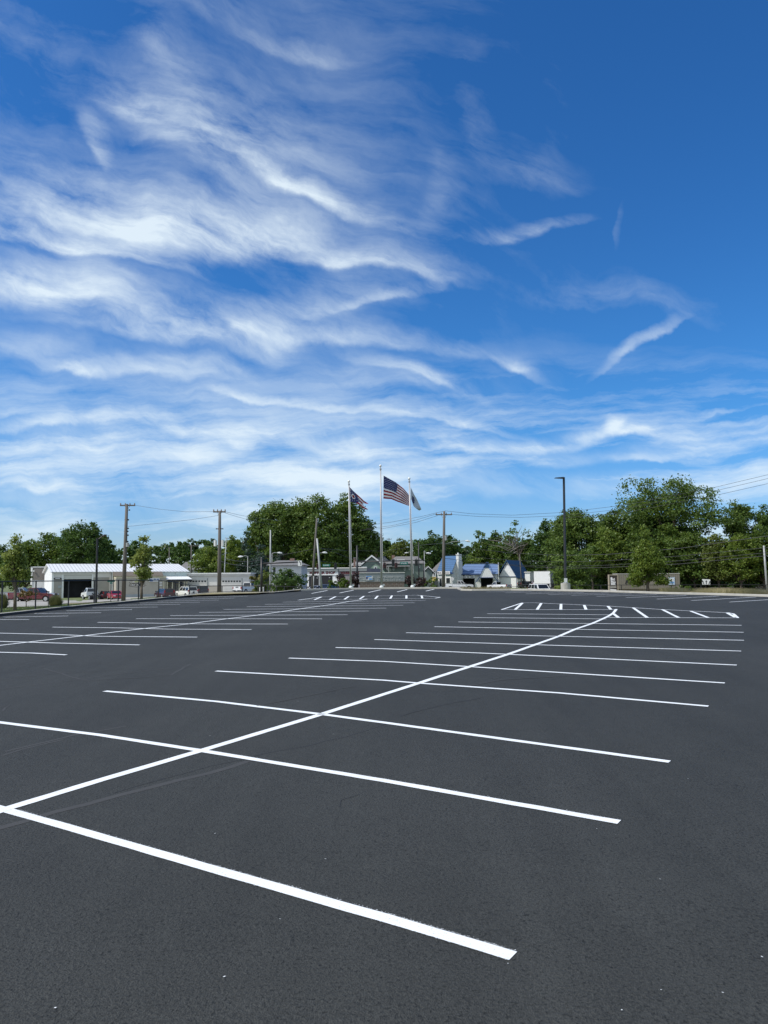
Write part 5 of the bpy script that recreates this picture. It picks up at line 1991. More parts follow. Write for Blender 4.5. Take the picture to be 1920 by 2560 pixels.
# -- blue roofed white building: office with steep roof and chimney
LB = H - 3.05
f = Fac('blue_roof_office', 'white office with steep bright blue roof and tall white chimney, beside the wooden pole', 'building', 1096, 184.5, 1128, 182.75, zb=LB)
ez = f.v(1428, 1112)
D_ = 6.2
u0, u1 = f.u(1096), f.u(1130.5)
rz = f.v(1392.3, 1125, D_ / 2)
MB().box(u0, u1 - .3, 0, D_, 0, ez).build('wall', m_pwhite, f.t)
MB().prism([(0.0, 0.0), (0.0, ez), (D_ / 2, rz - .08), (D_, ez), (D_, 0.0)], (u1 - .28, 0, 0), (0, 1, 0), (0, 0, 1), (1, 0, 0), 0, .28).build('gable_wall', m_wshade, f.t)  # white end wall; its shade is put into the greyer colour
k_ = (rz - ez) / (D_ / 2)
MB().prism([(-.35, ez - .35 * k_), (D_ / 2, rz), (D_ + .35, ez - .35 * k_), (D_ + .35, ez - .35 * k_ + .2), (D_ / 2, rz + .25), (-.35, ez - .35 * k_ + .2)], (u0 - .3, 0, 0), (0, 1, 0), (0, 0, 1), (1, 0, 0), 0, u1 - u0 + .42).build('roof', m_blueroof, f.t)
zt_ = f.v(1387, 1147, 2.5)
MB().box(u1 + .004, u1 + .75, 1.9, 4.2, 0, zt_ - 1.6).build('chimney_breast', m_wshade, f.t)
MB().box(u1 + .02, u1 + .7, 2.2, 3.9, zt_ - 1.596, zt_).build('chimney', m_stone, f.t)
MB().box(u1 - .04, u1 + .76, 2.1, 4.0, zt_ + .003, zt_ + .14).build('chimney_cap', m_pwhite, f.t)
MB().tube([(u1 + .35, 2.7, zt_ + .14), (u1 + .35, 2.7, zt_ + .5)], .2, 10).build('chimney_pot', m_pwhite, f.t)
MB().box(u1 + .004, u1 + .12, .7, .9, ez * .55, ez * .62).build('wall_lamp', m_lampw, f.t)
for (x0, x1, y0, y1, bold) in ((1094.5, 1107, 1428.3, 1436, 0), (1112.5, 1126.5, 1428, 1435.5, 1)):
    sg = f.rect('sign_board', x0, x1, y0, y1, m_fw, .35, .08)
    uu0, vv1 = f.uv(x0, y0)
    uu1, vv0 = f.uv(x1, y1)
    mb = MB()
    n_ = 7
    for i in range(n_):
        a = uu0 + (uu1 - uu0) * (.1 + .8 * i / n_)
        hh_ = vv1 - vv0
        if bold:
            mb.box(a, a + .10, -.45, -.435, vv0 + hh_ * .58, vv0 + hh_ * (.82 if i % 3 else .74))
            mb.box(a, a + .09, -.45, -.435, vv0 + hh_ * .18, vv0 + hh_ * (.42 if i % 2 else .36))
        else:
            mb.box(a, a + (.16 if i == 0 else .09), -.45, -.435, vv0 + hh_ * .3, vv0 + hh_ * (.85 if i == 0 else .55 + .1 * (i % 3)))
    mb.build('lettering', m_txtblk, sg)
f.rect('fascia', 1094, 1128, 1436.2, 1441.5, m_teal, .02)
f.rect('sign_board', 1095, 1107, 1440.8, 1444.5, m_fw, .12, .08)
wf = f.rect('window', 1113, 1127.5, 1440.5, 1458, m_pwhite, .03)
f.rect('pane', 1116, 1125.5, 1445, 1457.5, m_glass, .091, .02, wf)
wf = f.rect('door', 1097, 1105.5, 1445, 1468, m_pwhite, .03)
f.rect('pane', 1099, 1104.5, 1447, 1466, m_glass, .091, .02, wf)
f.rect('canopy_board', 1127.5, 1134.5, 1431.5, 1434.5, m_trim, .2, .3)

# middle garage with curved-eave gable
f = Fac('blue_roof_garage', 'white garage with streaky faded blue roof and sweeping arched gable over a dark doorway', 'building', 1149, 186, 1247, 184.6, zb=LB)
ez = f.v(1433.5, 1200)
D_ = 9.0
rz = f.v(1409.7, 1200, D_ / 2)
u0, u1 = f.u(1151.5), f.u(1244)
um = f.u(1187)
w_ = MB()
w_.box(u0, f.u(1157), 0, .4, 0, ez)
w_.box(f.u(1186.5), f.u(1202), 0, .4, 0, ez)
w_.box(f.u(1232), u1, 0, .4, 0, ez)
w_.box(f.u(1157), f.u(1186.5), 0, .4, f.v(1445.5, 1170), ez)
w_.build('front_wall', m_stone, f.t)
MB().box(u0, u1, D_ - .3, D_, 0, ez).build('back_wall', m_stone, f.t)
MB().box(u0 + .02, u1 - .02, 3.0, 3.1, 0, ez - .1).build('dark_doorway', m_void, f.t)
ro = MB()
ro.face([(u0 - .9, -.6, ez - .15), (u1 + .1, -.6, ez - .15), (u1 + .1, D_ / 2, rz), (f.u(1163, back=D_ / 2), D_ / 2, rz)])
ro.face([(u0 - .9, -.6, ez - .15), (f.u(1163, back=D_ / 2), D_ / 2, rz), (u0 - .9, D_ + .6, ez - .15)])
ro.face([(f.u(1163, back=D_ / 2), D_ / 2, rz), (u1 + .1, D_ / 2, rz), (u1 + .1, D_ + .6, ez - .15), (u0 - .9, D_ + .6, ez - .15)])
ro.build('roof', m_blueroof2, f.t)
MB().box(u0 - .9, f.u(1199), -.66, -.61, ez - .35, ez - .1).build('eave_trim', m_trim, f.t)
MB().box(u1 + .12, u1 + .35, -.3, D_ / 2, 0, rz + .2).build('party_wall', m_wshade, f.t)
gp_ = [(1199, 1444), (1207, 1427), (1213, 1419), (1220.5, 1419), (1226, 1427), (1233, 1441), (1236, 1447), (1232.5, 1447), (1232.5, 1444.3), (1202, 1444.3)]
f.poly('gable_panel', gp_, m_stone, .45, .35)
cv = [(1189, 1457), (1194, 1452), (1199, 1444), (1205, 1430), (1210, 1419), (1215, 1408.5), (1221, 1408), (1226, 1418), (1231, 1430), (1236, 1443), (1241, 1451), (1248, 1458)]
pts = [f.uv(*p) for p in cv]
mb = MB()
for (a, b_) in zip(pts, pts[1:]):
    mb.prism([a, b_, (b_[0], b_[1] + .28), (a[0], a[1] + .28)], (0, -.95, 0), (1, 0, 0), (0, 0, 1), (0, 1, 0), 0, .35)
mb.build('sweeping_bargeboard', m_trim, f.t)
f.poly('gable_roof_front', [(1209.5, 1420), (1215.5, 1409.5), (1220.5, 1409), (1225.5, 1419.5)], m_blueflat, .62, .25)
for (x0, x1) in ((1197.5, 1202), (1232.5, 1238)):
    f.poly('bracket', [(x0, 1450), (x0 + 1, 1449), (x1 + 1, 1458), (x1, 1459)], m_trim, .5, .1)
MB().box(f.u(1200), f.u(1234), -1.1, -.2, f.v(1444.8, 1217), f.v(1443.3, 1217)).build('door_canopy', m_trim, f.t)
sg = f.rect('sign_board', 1155.5, 1186.5, 1434.3, 1445.2, m_fw, .25, .1)
uu0, vv1 = f.uv(1155.5, 1434.3)
uu1, vv0 = f.uv(1186.5, 1445.2)
W2, H2 = uu1 - uu0, vv1 - vv0
mb = MB()
mb.prism([(uu0 + W2 * .13 + math.cos(a * .42) * H2 * .27, vv0 + H2 * .68 + math.sin(a * .42) * H2 * .24) for a in range(15)], (0, -.36, 0), (1, 0, 0), (0, 0, 1), (0, -1, 0), 0, .02)
mb.build('emblem_disc', m_txtblk, sg)
mb = MB()
for (a, b_) in ((.30, .38), (.42, .49), (.50, .58), (.60, .68), (.70, .78), (.80, .86)):
    mb.box(uu0 + W2 * a, uu0 + W2 * b_, -.38, -.351, vv0 + H2 * .62, vv0 + H2 * .88)
for i in range(13):
    if i in (4, 8):
        continue
    mb.box(uu0 + W2 * (.05 + .068 * i), uu0 + W2 * (.05 + .068 * i + .045), -.38, -.351, vv0 + H2 * .12, vv0 + H2 * .36)
mb.box(uu0 + W2 * .30, uu0 + W2 * .92, -.38, -.351, vv0 + H2 * .50, vv0 + H2 * .54)
mb.build('lettering', m_txtblk, sg)

# right part: tall gable with clapboard, turned towards the left
f = Fac('blue_roof_barn', 'tall white clapboard gabled building with dark shaded blue side roof left of the box trailer', 'building', 1246, 187, 1291.5, 184.4, zb=LB)
pk = f.uv(1268.5, 1402.5)
lf, rt = f.uv(1247, 1442), f.uv(1291.5, 1441.5)
D_ = 7.4
MB().prism([(0, 0), (f.W, 0), (f.W, rt[1]), (pk[0], pk[1]), (0, lf[1])], (0, 0, 0), (1, 0, 0), (0, 0, 1), (0, 1, 0), 0, D_).build('wall', m_pwhite, f.t)
f.poly('gable_cladding', [(1249, 1441), (1290.5, 1441), (1268.5, 1404)], m_siding, .01, .08)
f.rect('trim_band', 1248, 1292, 1441.4, 1442.6, m_trim, .01, .14)
f.rect('corner_board', 1290.5, 1292, 1442.8, 1469, m_trim, .0, .06)
mb = MB()
for (a, b_) in ((lf, pk), (pk, rt)):
    dx = -.35 if a is lf else 0
    mb.prism([(a[0] + dx, a[1]), b_, (b_[0], b_[1] + .25), (a[0] + dx, a[1] + .25)] if a is lf else [a, (b_[0] + .35, b_[1] - .5), (b_[0] + .35, b_[1] - .25), (a[0], a[1] + .25)], (0, 0, 0), (1, 0, 0), (0, 0, 1), (0, 1, 0), -.45, D_ + .4)
mb.build('roof', m_blueflat, f.t)
for k_ in (2.0, 3.2):
    MB().box(f.W + .004, f.W + .05, k_, k_ + .7, 0.1, 2.6).build('window', m_glass, f.t)
MB().box(f.W + .3, f.W + 1.6, 4.0, 7.2, 0, 3.6).build('annex_wall', m_pwhite, f.t)
MB().box(f.W + .2, f.W + 1.8, 3.8, 7.35, 3.604, 3.8).build('annex_roof', m_wgrey, f.t)

# shed roof at the right of the box trailer
f = Fac('shed', 'dark open shed with thin grey roof right of the white box trailer', 'shed', 1374, 178, 1412, 178, zb=LB)
ez = f.v(1430, 1390)
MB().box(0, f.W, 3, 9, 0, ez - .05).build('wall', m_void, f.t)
MB().box(-.3, f.W + .3, -.5, 9.3, ez, ez + .15).build('roof', m_shinglel, f.t)
for x in (1375, 1392, 1409):
    a = f.u(x)
    MB().box(a, a + .15, 0, .15, 0, ez - .004).build('post', m_brown, f.t)
f = Fac('house', 'grey fragment of a house front between the trees above the box trailer', 'house', 1368, 196, 1400, 196, zb=LB)
MB().box(0, f.W, 0, 6, 0, f.v(1420, 1380)).build('wall', m_wgrey, f.t)
MB().prism([(-.4, f.v(1420, 1380)), (f.W + .4, f.v(1420, 1380)), (f.W / 2, f.v(1408, 1380))], (0, -.3, 0), (1, 0, 0), (0, 0, 1), (0, 1, 0), 0, 6.5).build('roof', m_shinglel, f.t)

# -- beige trailer with poster panel
f = Fac('trailer', 'long beige corrugated trailer with a big black letter A, half hidden by the young maple', 'trailer', 1543, 112, 1698, 112, zb=H - 2.85)
zt_ = f.v(1434.5, 1640)
zb_ = f.v(1472, 1640)
MB().box(0, f.W, 0, 2.5, zb_, zt_).build('box_body', m_trailer, f.t)
MB().box(-.03, f.W + .03, -.03, 2.53, zt_ + .002, zt_ + .06).build('roof_rail', m_wgrey, f.t)
MB().box(.3, f.W * .72, .25, 2.2, .15, zb_ - .004).build('skirt', m_trailer, f.t)
for k_ in (.84, .90):
    for y_ in (.1, 2.1):
        w = MB().cyl((f.W * k_, y_, .42), (0, 1, 0), .42, .25, 18).build('wheel', m_black, f.t)
a0, a1 = f.u(1562), f.u(1574.5)
text_obj('lettering', 'A', 1, m_txtblk, f.t, ((a0 + a1) / 2, -.03, f.v(1452.5, 1568)), width=a1 - a0, bold=.06, height=f.v(1445, 1568) - f.v(1460, 1568))
MB().prism([(f.u(1577) + math.cos(a * .7) * .11, f.v(1458.5, 1577) + math.sin(a * .7) * .11) for a in range(9)], (0, -.01, 0), (1, 0, 0), (0, 0, 1), (0, -1, 0), 0, .03).build('lettering_dot', m_txtblk, f.t)
pn = f.rect('side_panel', 1671, 1687, 1443, 1462, mat('pale blue panel', (0.45, 0.55, 0.68), .6, .1, 2), .01, .05)
f.rect('panel_print', 1673, 1684, 1446, 1452, m_fw, .06, .01, pn)
f.rect('panel_print', 1675, 1685, 1455, 1458, mat('sign light blue', (0.10, 0.25, 0.52), .6, .1), .06, .01, pn)
p = Fac('poster_panel', 'upright timber framed poster panel reading Art Van in white, left of the beige trailer', 'sign', 1520, 108, 1543.5, 108, yb=1479)
h_ = p.v(1436.5, 1530)
MB().box(.12, p.W - .12, 0, .3, .1, h_ - .12).build('backing', mat('poster dark brown', (0.04, 0.03, 0.026), .7, .2), p.t)
m_fr = mat('raw timber', (0.36, 0.31, 0.24), .9, .15, 3)
MB().box(0, .115, -.05, .35, 0, h_).build('frame_side', m_fr, p.t)
MB().box(p.W - .115, p.W, -.05, .35, 0, h_).build('frame_side', m_fr, p.t)
MB().box(.12, p.W - .12, -.05, .35, h_ - .1, h_).build('frame_top', m_fr, p.t)
cxp = p.W / 2
ub = [(1526.3, 1444), (1529, 1442.8), (1531, 1444.5), (1528.3, 1458), (1537.5, 1457.8), (1538.5, 1462), (1527.5, 1462.5)]
p.poly('letter_backing', ub, m_fw, .0, .02)
text_obj('lettering', 'Art', 1, m_fw, p.t, (p.u(1532), -.03, p.v(1448, 1532)), width=p.u(1537.5) - p.u(1527.5), bold=.06, height=p.v(1444, 1532) - p.v(1451.5, 1532))
text_obj('lettering', 'Van', 1, m_fw, p.t, (p.u(1533), -.03, p.v(1455, 1532)), width=p.u(1538.5) - p.u(1528), bold=.06, height=p.v(1452, 1532) - p.v(1458.2, 1532))
p.rect('text_line', 1524.5, 1540.5, 1464.8, 1465.8, m_wgrey, .0, .02)
p.rect('text_line', 1524, 1541, 1468, 1469, m_wgrey, .0, .02)
p.poly('white_stroke', [(1523, 1472), (1541, 1473.5), (1540.5, 1476), (1524, 1475)], m_fw, .0, .02)

# white three-way lane sign at the right
a, b_ = at(1753, 1462.5, 96), at(1772, 1448, 96)
t = thing('lane_sign', 'white three arrow lane sign, slightly tilted, above the right fence', 'traffic sign', gp(1762, 96), .0)
o_ = t.location
w_, h_ = (b_.x - a.x), (b_.z - a.z)
zc = a.z - o_.z
mb = MB().box(-w_ / 2, w_ / 2, -.02, .02, zc, zc + h_)
sg = mb.build('panel', m_white, t)
sg.rotation_euler = (0, R(3), 0)
MB().tube([(0, .06, -.3), (0, .06, zc + h_ * .9)], .035, 6).build('post', m_black, t)
mb = MB()
for (cx, dx, lean) in ((-.32, -.0, -.5), (0, 0, 0), (.32, 0, .5)):
    x = cx * w_
    mb.face([(x - .05, -.03, zc + h_ * .15), (x + .05, -.03, zc + h_ * .15), (x + .05 + lean * .25, -.03, zc + h_ * .6), (x - .05 + lean * .25, -.03, zc + h_ * .6)])
    xx = x + lean * .28
    mb.face([(xx - .14, -.03, zc + h_ * .55), (xx + .14, -.03, zc + h_ * .58), (xx + lean * .2, -.03, zc + h_ * .86)])
ar = mb.build('arrows', m_black, sg)

# feather banner
b = gp(1083, 90)
t = thing('feather_banner', 'white and yellow feather banner with black print beside the wooden pole', 'banner', b)
MB().tube([(0, 0, -.2), (0, 0, 1.2), at(1084, 1440, 90) - b, at(1089, 1428.5, 90) - b], .02, 6).build('pole', m_grey, t)
fp = [(1081, 1458), (1080.5, 1448), (1081.5, 1437), (1085, 1430.5), (1089.5, 1428.5), (1089.5, 1438), (1088.5, 1450), (1084, 1459.5)]
mb = MB()
q = [at(x, y, 90) - b for (x, y) in fp]
mb.prism([(v_.x, v_.z) for v_ in q], (0, 0, 0), (1, 0, 0), (0, 0, 1), (0, 1, 0), 0, .01)
fl = mb.build('cloth', m_fw, t)
m_yel = mat('banner yellow', (0.75, 0.50, 0.12), .7, .15, 3)
q = [at(x, y, 90) - b for (x, y) in [(1080.8, 1455), (1080.8, 1442), (1089, 1442), (1088.4, 1450), (1085, 1457)]]
MB().prism([(v_.x, v_.z) for v_ in q], (0, -.012, 0), (1, 0, 0), (0, 0, 1), (0, 1, 0), 0, .008).build('yellow_print', m_yel, fl)
for pp in ([(1083.5, 1432), (1086, 1431), (1087.5, 1434), (1085.5, 1440), (1084, 1437)], [(1084, 1442), (1086.5, 1442), (1085.5, 1447), (1084.5, 1447)], [(1081, 1453), (1086, 1451), (1085.5, 1457), (1083, 1458)]):
    q = [at(x, y, 90) - b for (x, y) in pp]
    MB().prism([(v_.x, v_.z) for v_ in q], (0, -.022, 0), (1, 0, 0), (0, 0, 1), (0, 1, 0), 0, .006).build('print', m_txtblk, fl)

# stop sign back beside the office window
b = gp(1130, 150)
t = thing('road_sign', 'grey back of an octagonal sign on a post in front of the white office', 'traffic sign', b)
c_ = at(1130.5, 1447.5, 150) - b
MB().tube([(0, 0, -.2), (0, 0, c_.z + .3)], .04, 6).build('post', m_grey, t)
MB().prism([(math.cos(R(22.5 + 45 * a)) * .36, math.sin(R(22.5 + 45 * a)) * .36) for a in range(8)], (c_.x, -.06, c_.z), (1, 0, 0), (0, 0, 1), (0, 1, 0), 0, .02).build('panel', m_wgrey, t)

# street name blades on the left
b = gp(276.5, 72)
t = thing('street_name_sign', 'crossed dark green street name blades on a thin post by the red car', 'street sign', b)
c_ = at(275, 1455, 72) - b
MB().tube([(0, 0, -.2), (0, 0, c_.z + .15)], .03, 6).build('post', m_black, t)
m_green2s = mat('dark sign green', (0.0, 0.075, 0.055), .5, .1)
bl = MB().box(-.33, .33, -.012, .012, c_.z + .0, c_.z + .14).build('blade', m_green2s, t)
bl.rotation_euler = (0, 0, R(12))
bl = MB().box(-.28, .28, -.012, .012, c_.z - .17, c_.z - .03).build('blade', m_green2s, t)
bl.rotation_euler = (0, 0, R(-50))

# ornate hanging sign
b = gp(346, 60)
t = thing('hanging_sign', 'black scrollwork sign frame with white lettering under the young maple', 'sign', b)
mb = MB()
P_ = lambda x, y: at(x, y, 60) - b
mb.tube([P_(323, 1456), P_(326, 1459), P_(324, 1463), P_(327, 1466), P_(322, 1464.5)], .022, 6)
mb.tube([P_(362, 1454), P_(360, 1458), P_(363, 1461), P_(360, 1465), P_(366, 1463.5)], .022, 6)
mb.tube([P_(326, 1458), P_(361, 1457)], .02, 6)
mb.tube([P_(327, 1466.5), P_(345, 1468), P_(361, 1466)], .02, 6)
mb.tube([P_(324, 1452), P_(334, 1451), P_(344, 1450.5)], .02, 6)
mb.build('scroll_frame', m_black, t)
x0_, x1_ = P_(329, 1462), P_(358, 1459)
MB().box(x0_.x, x1_.x, -.015, .015, P_(340, 1465)[2], P_(340, 1459)[2]).build('panel', m_black, t)
mb = MB()
for i in range(13):
    if i in (4, 9):
        continue
    a_ = x0_.x + (x1_.x - x0_.x) * (.04 + .074 * i)
    mb.box(a_, a_ + .045, -.028, -.016, P_(340, 1463.5)[2], P_(340, 1461 + (i % 3) * .4)[2])
mb.build('lettering', m_fw, t)
mb = MB()
for i in range(6):
    a_ = P_(332 + i * 4.2, 1456)
    mb.tube([a_, a_ + Vector((.02, 0, .07)), a_ + Vector((.05, 0, .02))], .018, 5)
mb.build('script_lettering', m_fw, t)
MB().tube([P_(345.5, 1500), P_(345.5, 1452)], .03, 6).build('post', m_black, t)

# ------------------------------------------------------------------ vehicles
def carpaint(name, c):
    return mat(name, c, 0.32, 0.03, 1.0, coat=0.8)


cp_white = carpaint('white car paint', (0.70, 0.70, 0.69))
cp_cream = carpaint('cream white car paint', (0.72, 0.70, 0.64))
cp_dkred = carpaint('dark red car paint', (0.105, 0.006, 0.012))
cp_red = carpaint('red car paint', (0.36, 0.012, 0.022))
cp_maroon = carpaint('maroon car paint', (0.055, 0.014, 0.018))
cp_navy = carpaint('navy car paint', (0.02, 0.028, 0.045))
cp_silver = carpaint('silver car paint', (0.36, 0.37, 0.39))
cp_blk = carpaint('black car paint', (0.014, 0.014, 0.016))
cp_blue = carpaint('dark blue grey car paint', (0.06, 0.075, 0.11))
m_tyre = mat('tyre rubber', (0.015, 0.015, 0.016), 0.85, 0.1)
m_rim = mat('alloy rim', (0.5, 0.5, 0.5), 0.35, 0.05, metal=0.6)
m_cglass = mat('tinted car glass', (0.012, 0.015, 0.018), 0.06, 0.1, spec=0.6)
m_head = mat('headlamp lens', (0.6, 0.62, 0.64), 0.15, 0.05)
m_tail = mat('tail lamp red', (0.30, 0.01, 0.012), 0.25, 0.05)
m_chrome = mat('chrome', (0.6, 0.6, 0.6), 0.15, 0.05, metal=0.9)
m_plate = mat('number plate', (0.55, 0.55, 0.58), .5, .1)


def wheel(parent, x, y, r, w=.25):
    o = MB().cyl((x, y, r), (0, 1, 0), r, w, 22).build('wheel', m_tyre, parent)
    s = 1 if y > 0 else -1
    rim = MB()
    rim.cyl((x, y + s * (w / 2 + .004), r), (0, 1, 0), r * .62, .02, 18)
    rim.cyl((x, y + s * (w / 2 + .02), r), (0, 1, 0), r * .2, .03, 10)
    rim.build('rim', m_rim, o)


def vehicle(name, label, cat, x, d, head, paint, L=5.0, W=1.9, Ht=1.75, body=None, cab=None, wx=None, r=.38, bed=None, two_rows=True, spare=False, group=None, side_windows=None, tail_z=.9, head_z=.8, dz=0, nobed=False, cap=False):
    """heading in degrees: 0 = facing right in the photo, 90 = away, 180 = left, 270 = towards the camera"""
    t = thing(name, label, cat, gp(x, d, dz), R(head), group)
    hw = W / 2
    # body outline (x forward, z) with wheel arches
    zb = .32 if r < .4 else .42
    top = body
    wr = r * 1.16
    pts = [(top[0][0], zb + .1)]
    pts += top
    pts.append((top[-1][0], zb + .08))
    # bottom, front to rear, with arches
    for cx in sorted(wx, reverse=True):
        a0 = math.asin(min(.99, (zb - r) / wr)) if zb > r else -math.asin(min(.99, (r - zb) / wr))
        pts.append((cx + wr * math.cos(a0), zb))
        for k in range(1, 8):
            a = a0 + (math.pi - 2 * a0) * k / 8
            pts.append((cx + wr * math.cos(a), r + wr * math.sin(a)))
        pts.append((cx - wr * math.cos(a0), zb))
    n = len(pts)
    v, fcs = [], []
    # slight tumblehome: body narrower at the very bottom and at the ends
    for s in (-1, 1):
        for (px_, pz) in pts:
            k = 1.0
            if pz > zb + .55:
                k = .965
            e = abs(px_) / (L / 2)
            if e > .9:
                k *= 1 - (e - .9) * .7
            v.append((px_, s * hw * k, pz))
    mb = MB()
    mb.v = v
    mb.f = [tuple(range(n)), tuple(range(2 * n - 1, n - 1, -1))] + [(i, n + i, n + (i + 1) % n, (i + 1) % n) for i in range(n)]
    mb.mi = [0] * len(mb.f)
    bo = mb.build('body', paint, t)
    MB().box(min(p[0] for p in top) + .2, max(p[0] for p in top) - .2, -hw * .8, hw * .8, zb - .12, zb + .15).build('underbody', m_tyre, t)
    # greenhouse
    (rb, rt, ft, fb, z0, z1) = cab
    wb, wt = hw * .94, hw * .76
    g = MB()
    P = {}
    for s in (-1, 1):
        P[s] = [(rb, s * wb, z0), (rt, s * wt, z1), (ft, s * wt, z1), (fb, s * wb, z0)]
    g.v = P[-1] + P[1]
    g.f = [(0, 1, 2, 3), (7, 6, 5, 4), (0, 4, 5, 1), (1, 5, 6, 2), (2, 6, 7, 3), (0, 3, 7, 4)]
    g.mi = [0] * 6
    co = g.build('cab', paint, t)

    def side(xa, xb, s, zf0=.1, zf1=.88, ka=1.0, kb=1.0):
        """side window between fractions along the greenhouse"""
        q = []
        for (fx, fz) in ((xa, zf0), (xb, zf0), (xb, zf1), (xa, zf1)):
            xl = rb + (rt - rb) * fz
            xr = fb + (ft - fb) * fz
            X = xl + (xr - xl) * fx
            q.append((X, s * (wb + (wt - wb) * fz + .012), z0 + (z1 - z0) * fz))
        return q
    sw = side_windows or [(.05, .47), (.53, .95)]
    for s in (-1, 1):
        for (a, b_) in sw:
            q = side(a, b_, s)
            MB().face(q if s < 0 else q[::-1]).build('side_window', m_cglass, co)
    for (xb_, xt_, nm, sg_) in ((fb, ft, 'windscreen', 1), (rb, rt, 'rear_window', -1)):
        q = []
        for (fy, fz) in ((-.86, .1), (.86, .1), (.88, .9), (-.88, .9)):
            X = xb_ + (xt_ - xb_) * fz + sg_ * .014
            q.append((X, fy * (wb + (wt - wb) * fz), z0 + (z1 - z0) * fz + .006))
        MB().face(q if sg_ > 0 else q[::-1]).build(nm, m_cglass, co)
    for s in (-1, 1):
        for cx in wx:
            wheel(t, cx, s * (hw - .13), r)
        fx = top[-1][0]
        MB().box(fx - .12, fx + .015, s * hw * .62 - .17, s * hw * .62 + .17, head_z - .07, head_z + .09).build('headlight', m_head, t)
        bx = top[0][0]
        MB().box(bx - .015, bx + .1, s * hw * .86 - .09, s * hw * .86 + .09, tail_z - .18, tail_z + .18).build('tail_light', m_tail, t)
        MB().box(fb - .25, fb - .05, s * (hw + .02) - .02, s * (hw + .16) + .02, z0 + .05, z0 + .24).build('mirror', m_black, t)
        for (a, b_) in sw[:2]:
            X = rb + (fb - rb) * (a + .03)
            MB().box(X, X + .16, s * (hw * .965) - (.03 if s > 0 else 0) - .0, s * (hw * .965) + (.03 if s < 0 else 0) + s * .035, z0 - .16, z0 - .12).build('door_handle', m_chrome, t)
    fx, bx = top[-1][0], top[0][0]
    MB().box(fx - .1, fx + .09, -hw * .9, hw * .9, zb + .02, zb + .24).build('front_bumper', m_chrome if bed else paint, t)
    MB().box(bx - .09, bx + .1, -hw * .9, hw * .9, zb + .05, zb + .26).build('rear_bumper', m_chrome if bed else paint, t)
    MB().box(fx, fx + .03, -hw * .42, hw * .42, head_z - .12, head_z + .1).build('grille', m_black, t)
    MB().box(bx - .11, bx - .09, -.16, .16, zb + .1, zb + .22).build('number_plate', m_plate, t)
    if bed:
        x0, x1, zt = bed
        MB().box(x0 + .08, x1 - .05, -hw * .84, hw * .84, zt - .45, zt + .003).build('bed_opening', m_tyre, t)
        MB().box(bx - .02, bx - .003, -hw * .3, hw * .3, zt - .2, zt - .06).build('tailgate_handle', m_black, t)
    if spare:
        o = MB().cyl((bx - .1, 0, z0 - .25), (1, 0, 0), .30, .16, 22).build('tailgate_emblem', mat('pale grey decal', (.4, .42, .42), .5), t)
        MB().cyl((bx - .19, 0, z0 - .25), (1, 0, 0), .14, .03, 16).build('emblem_centre', m_black, o)
    return t


def pickup(label, x, d, head, paint, L=5.9, W=2.0, z=1.0, group=None, crew=True, **k):
    a = L / 2
    cabr = -.35 * z if crew else .05
    body = [(-a, 1.28 * z), (cabr, 1.28 * z), (cabr + .05, 1.22 * z), (1.15, 1.22 * z), (a - .55, 1.16 * z), (a - .08, 1.06 * z), (a, .85 * z)]
    cab = (cabr + .02, cabr + .1, .72, 1.38, 1.2 * z, 1.92 * z)
    return vehicle('pickup_truck', label, 'pickup truck', x, d, head, paint, L, W, 1.92 * z, body, cab, (-a + 1.15, a - .95), .40, (-a, cabr, 1.28 * z), group=group, tail_z=1.05, head_z=.98, side_windows=[(.05, .46), (.52, .93)] if crew else [(.05, .3), (.36, .93)], **k)


def suv(label, x, d, head, paint, L=4.9, W=1.95, z=1.0, group=None, name='suv', cat='suv', **k):
    a = L / 2
    body = [(-a + .02, .6), (-a, 1.12 * z), (1.0, 1.12 * z), (a - .35, 1.04 * z), (a - .04, .92 * z), (a, .7 * z)]
    cab = (-a + .03, -a + .28, .55, 1.25, 1.1 * z, 1.82 * z)
    return vehicle(name, label, cat, x, d, head, paint, L, W, 1.8 * z, body, cab, (-a + 1.0, a - .95), .38, None, side_windows=[(.03, .30), (.34, .62), (.66, .95)], group=group, tail_z=1.15, head_z=.85, **k)


def sedan(label, x, d, head, paint, L=4.7, W=1.82, group=None, **k):
    a = L / 2
    body = [(-a + .03, .6), (-a + .02, .98), (-1.45, 1.02), (.95, .97), (a - .35, .82), (a - .03, .7), (a, .55)]
    cab = (-1.75, -1.0, .25, 1.1, .97, 1.44)
    return vehicle('sedan', label, 'car', x, d, head, paint, L, W, 1.45, body, cab, (-a + .9, a - .9), .33, None, group=group, tail_z=.84, head_z=.66, **k)


PK = 'vehicles parked by the left workshops'
pickup('dark red crew cab pickup parked side on in front of the grey brick block', 84, 104, -2, cp_dkred, 6.1, 2.0, .98, PK)
pickup('silver pickup half hidden behind the dark red pickup at the left', 46, 118, 8, cp_silver, 5.9, 2.0, 1.0, PK)
suv('black suv with only its roof showing behind the dark red pickup', 97, 122, 4, cp_blk, 5.2, 2.0, 1.06, PK)
suv('maroon car mostly hidden left of the red sedan', 264, 131, 120, cp_maroon, 4.6, 1.8, .8, PK, name='parked_car', cat='car')
sedan('bright red sedan facing the camera beside the leaning wooden pole', 288, 124, 300, cp_red, 4.7, 1.84, PK)
suv('maroon hatchback seen from behind, left of the white suv', 410, 128, 127, cp_maroon, 4.6, 1.85, .88, PK, name='hatchback', cat='car')
suv('large white suv with round emblem on its tailgate seen from behind', 465, 138, 131, cp_cream, 5.2, 2.0, 1.04, PK, spare=True)
suv('dark navy van seen from behind, right of the white suv', 503, 142, 112, cp_navy, 4.9, 1.95, 1.02, PK, name='van', cat='van')
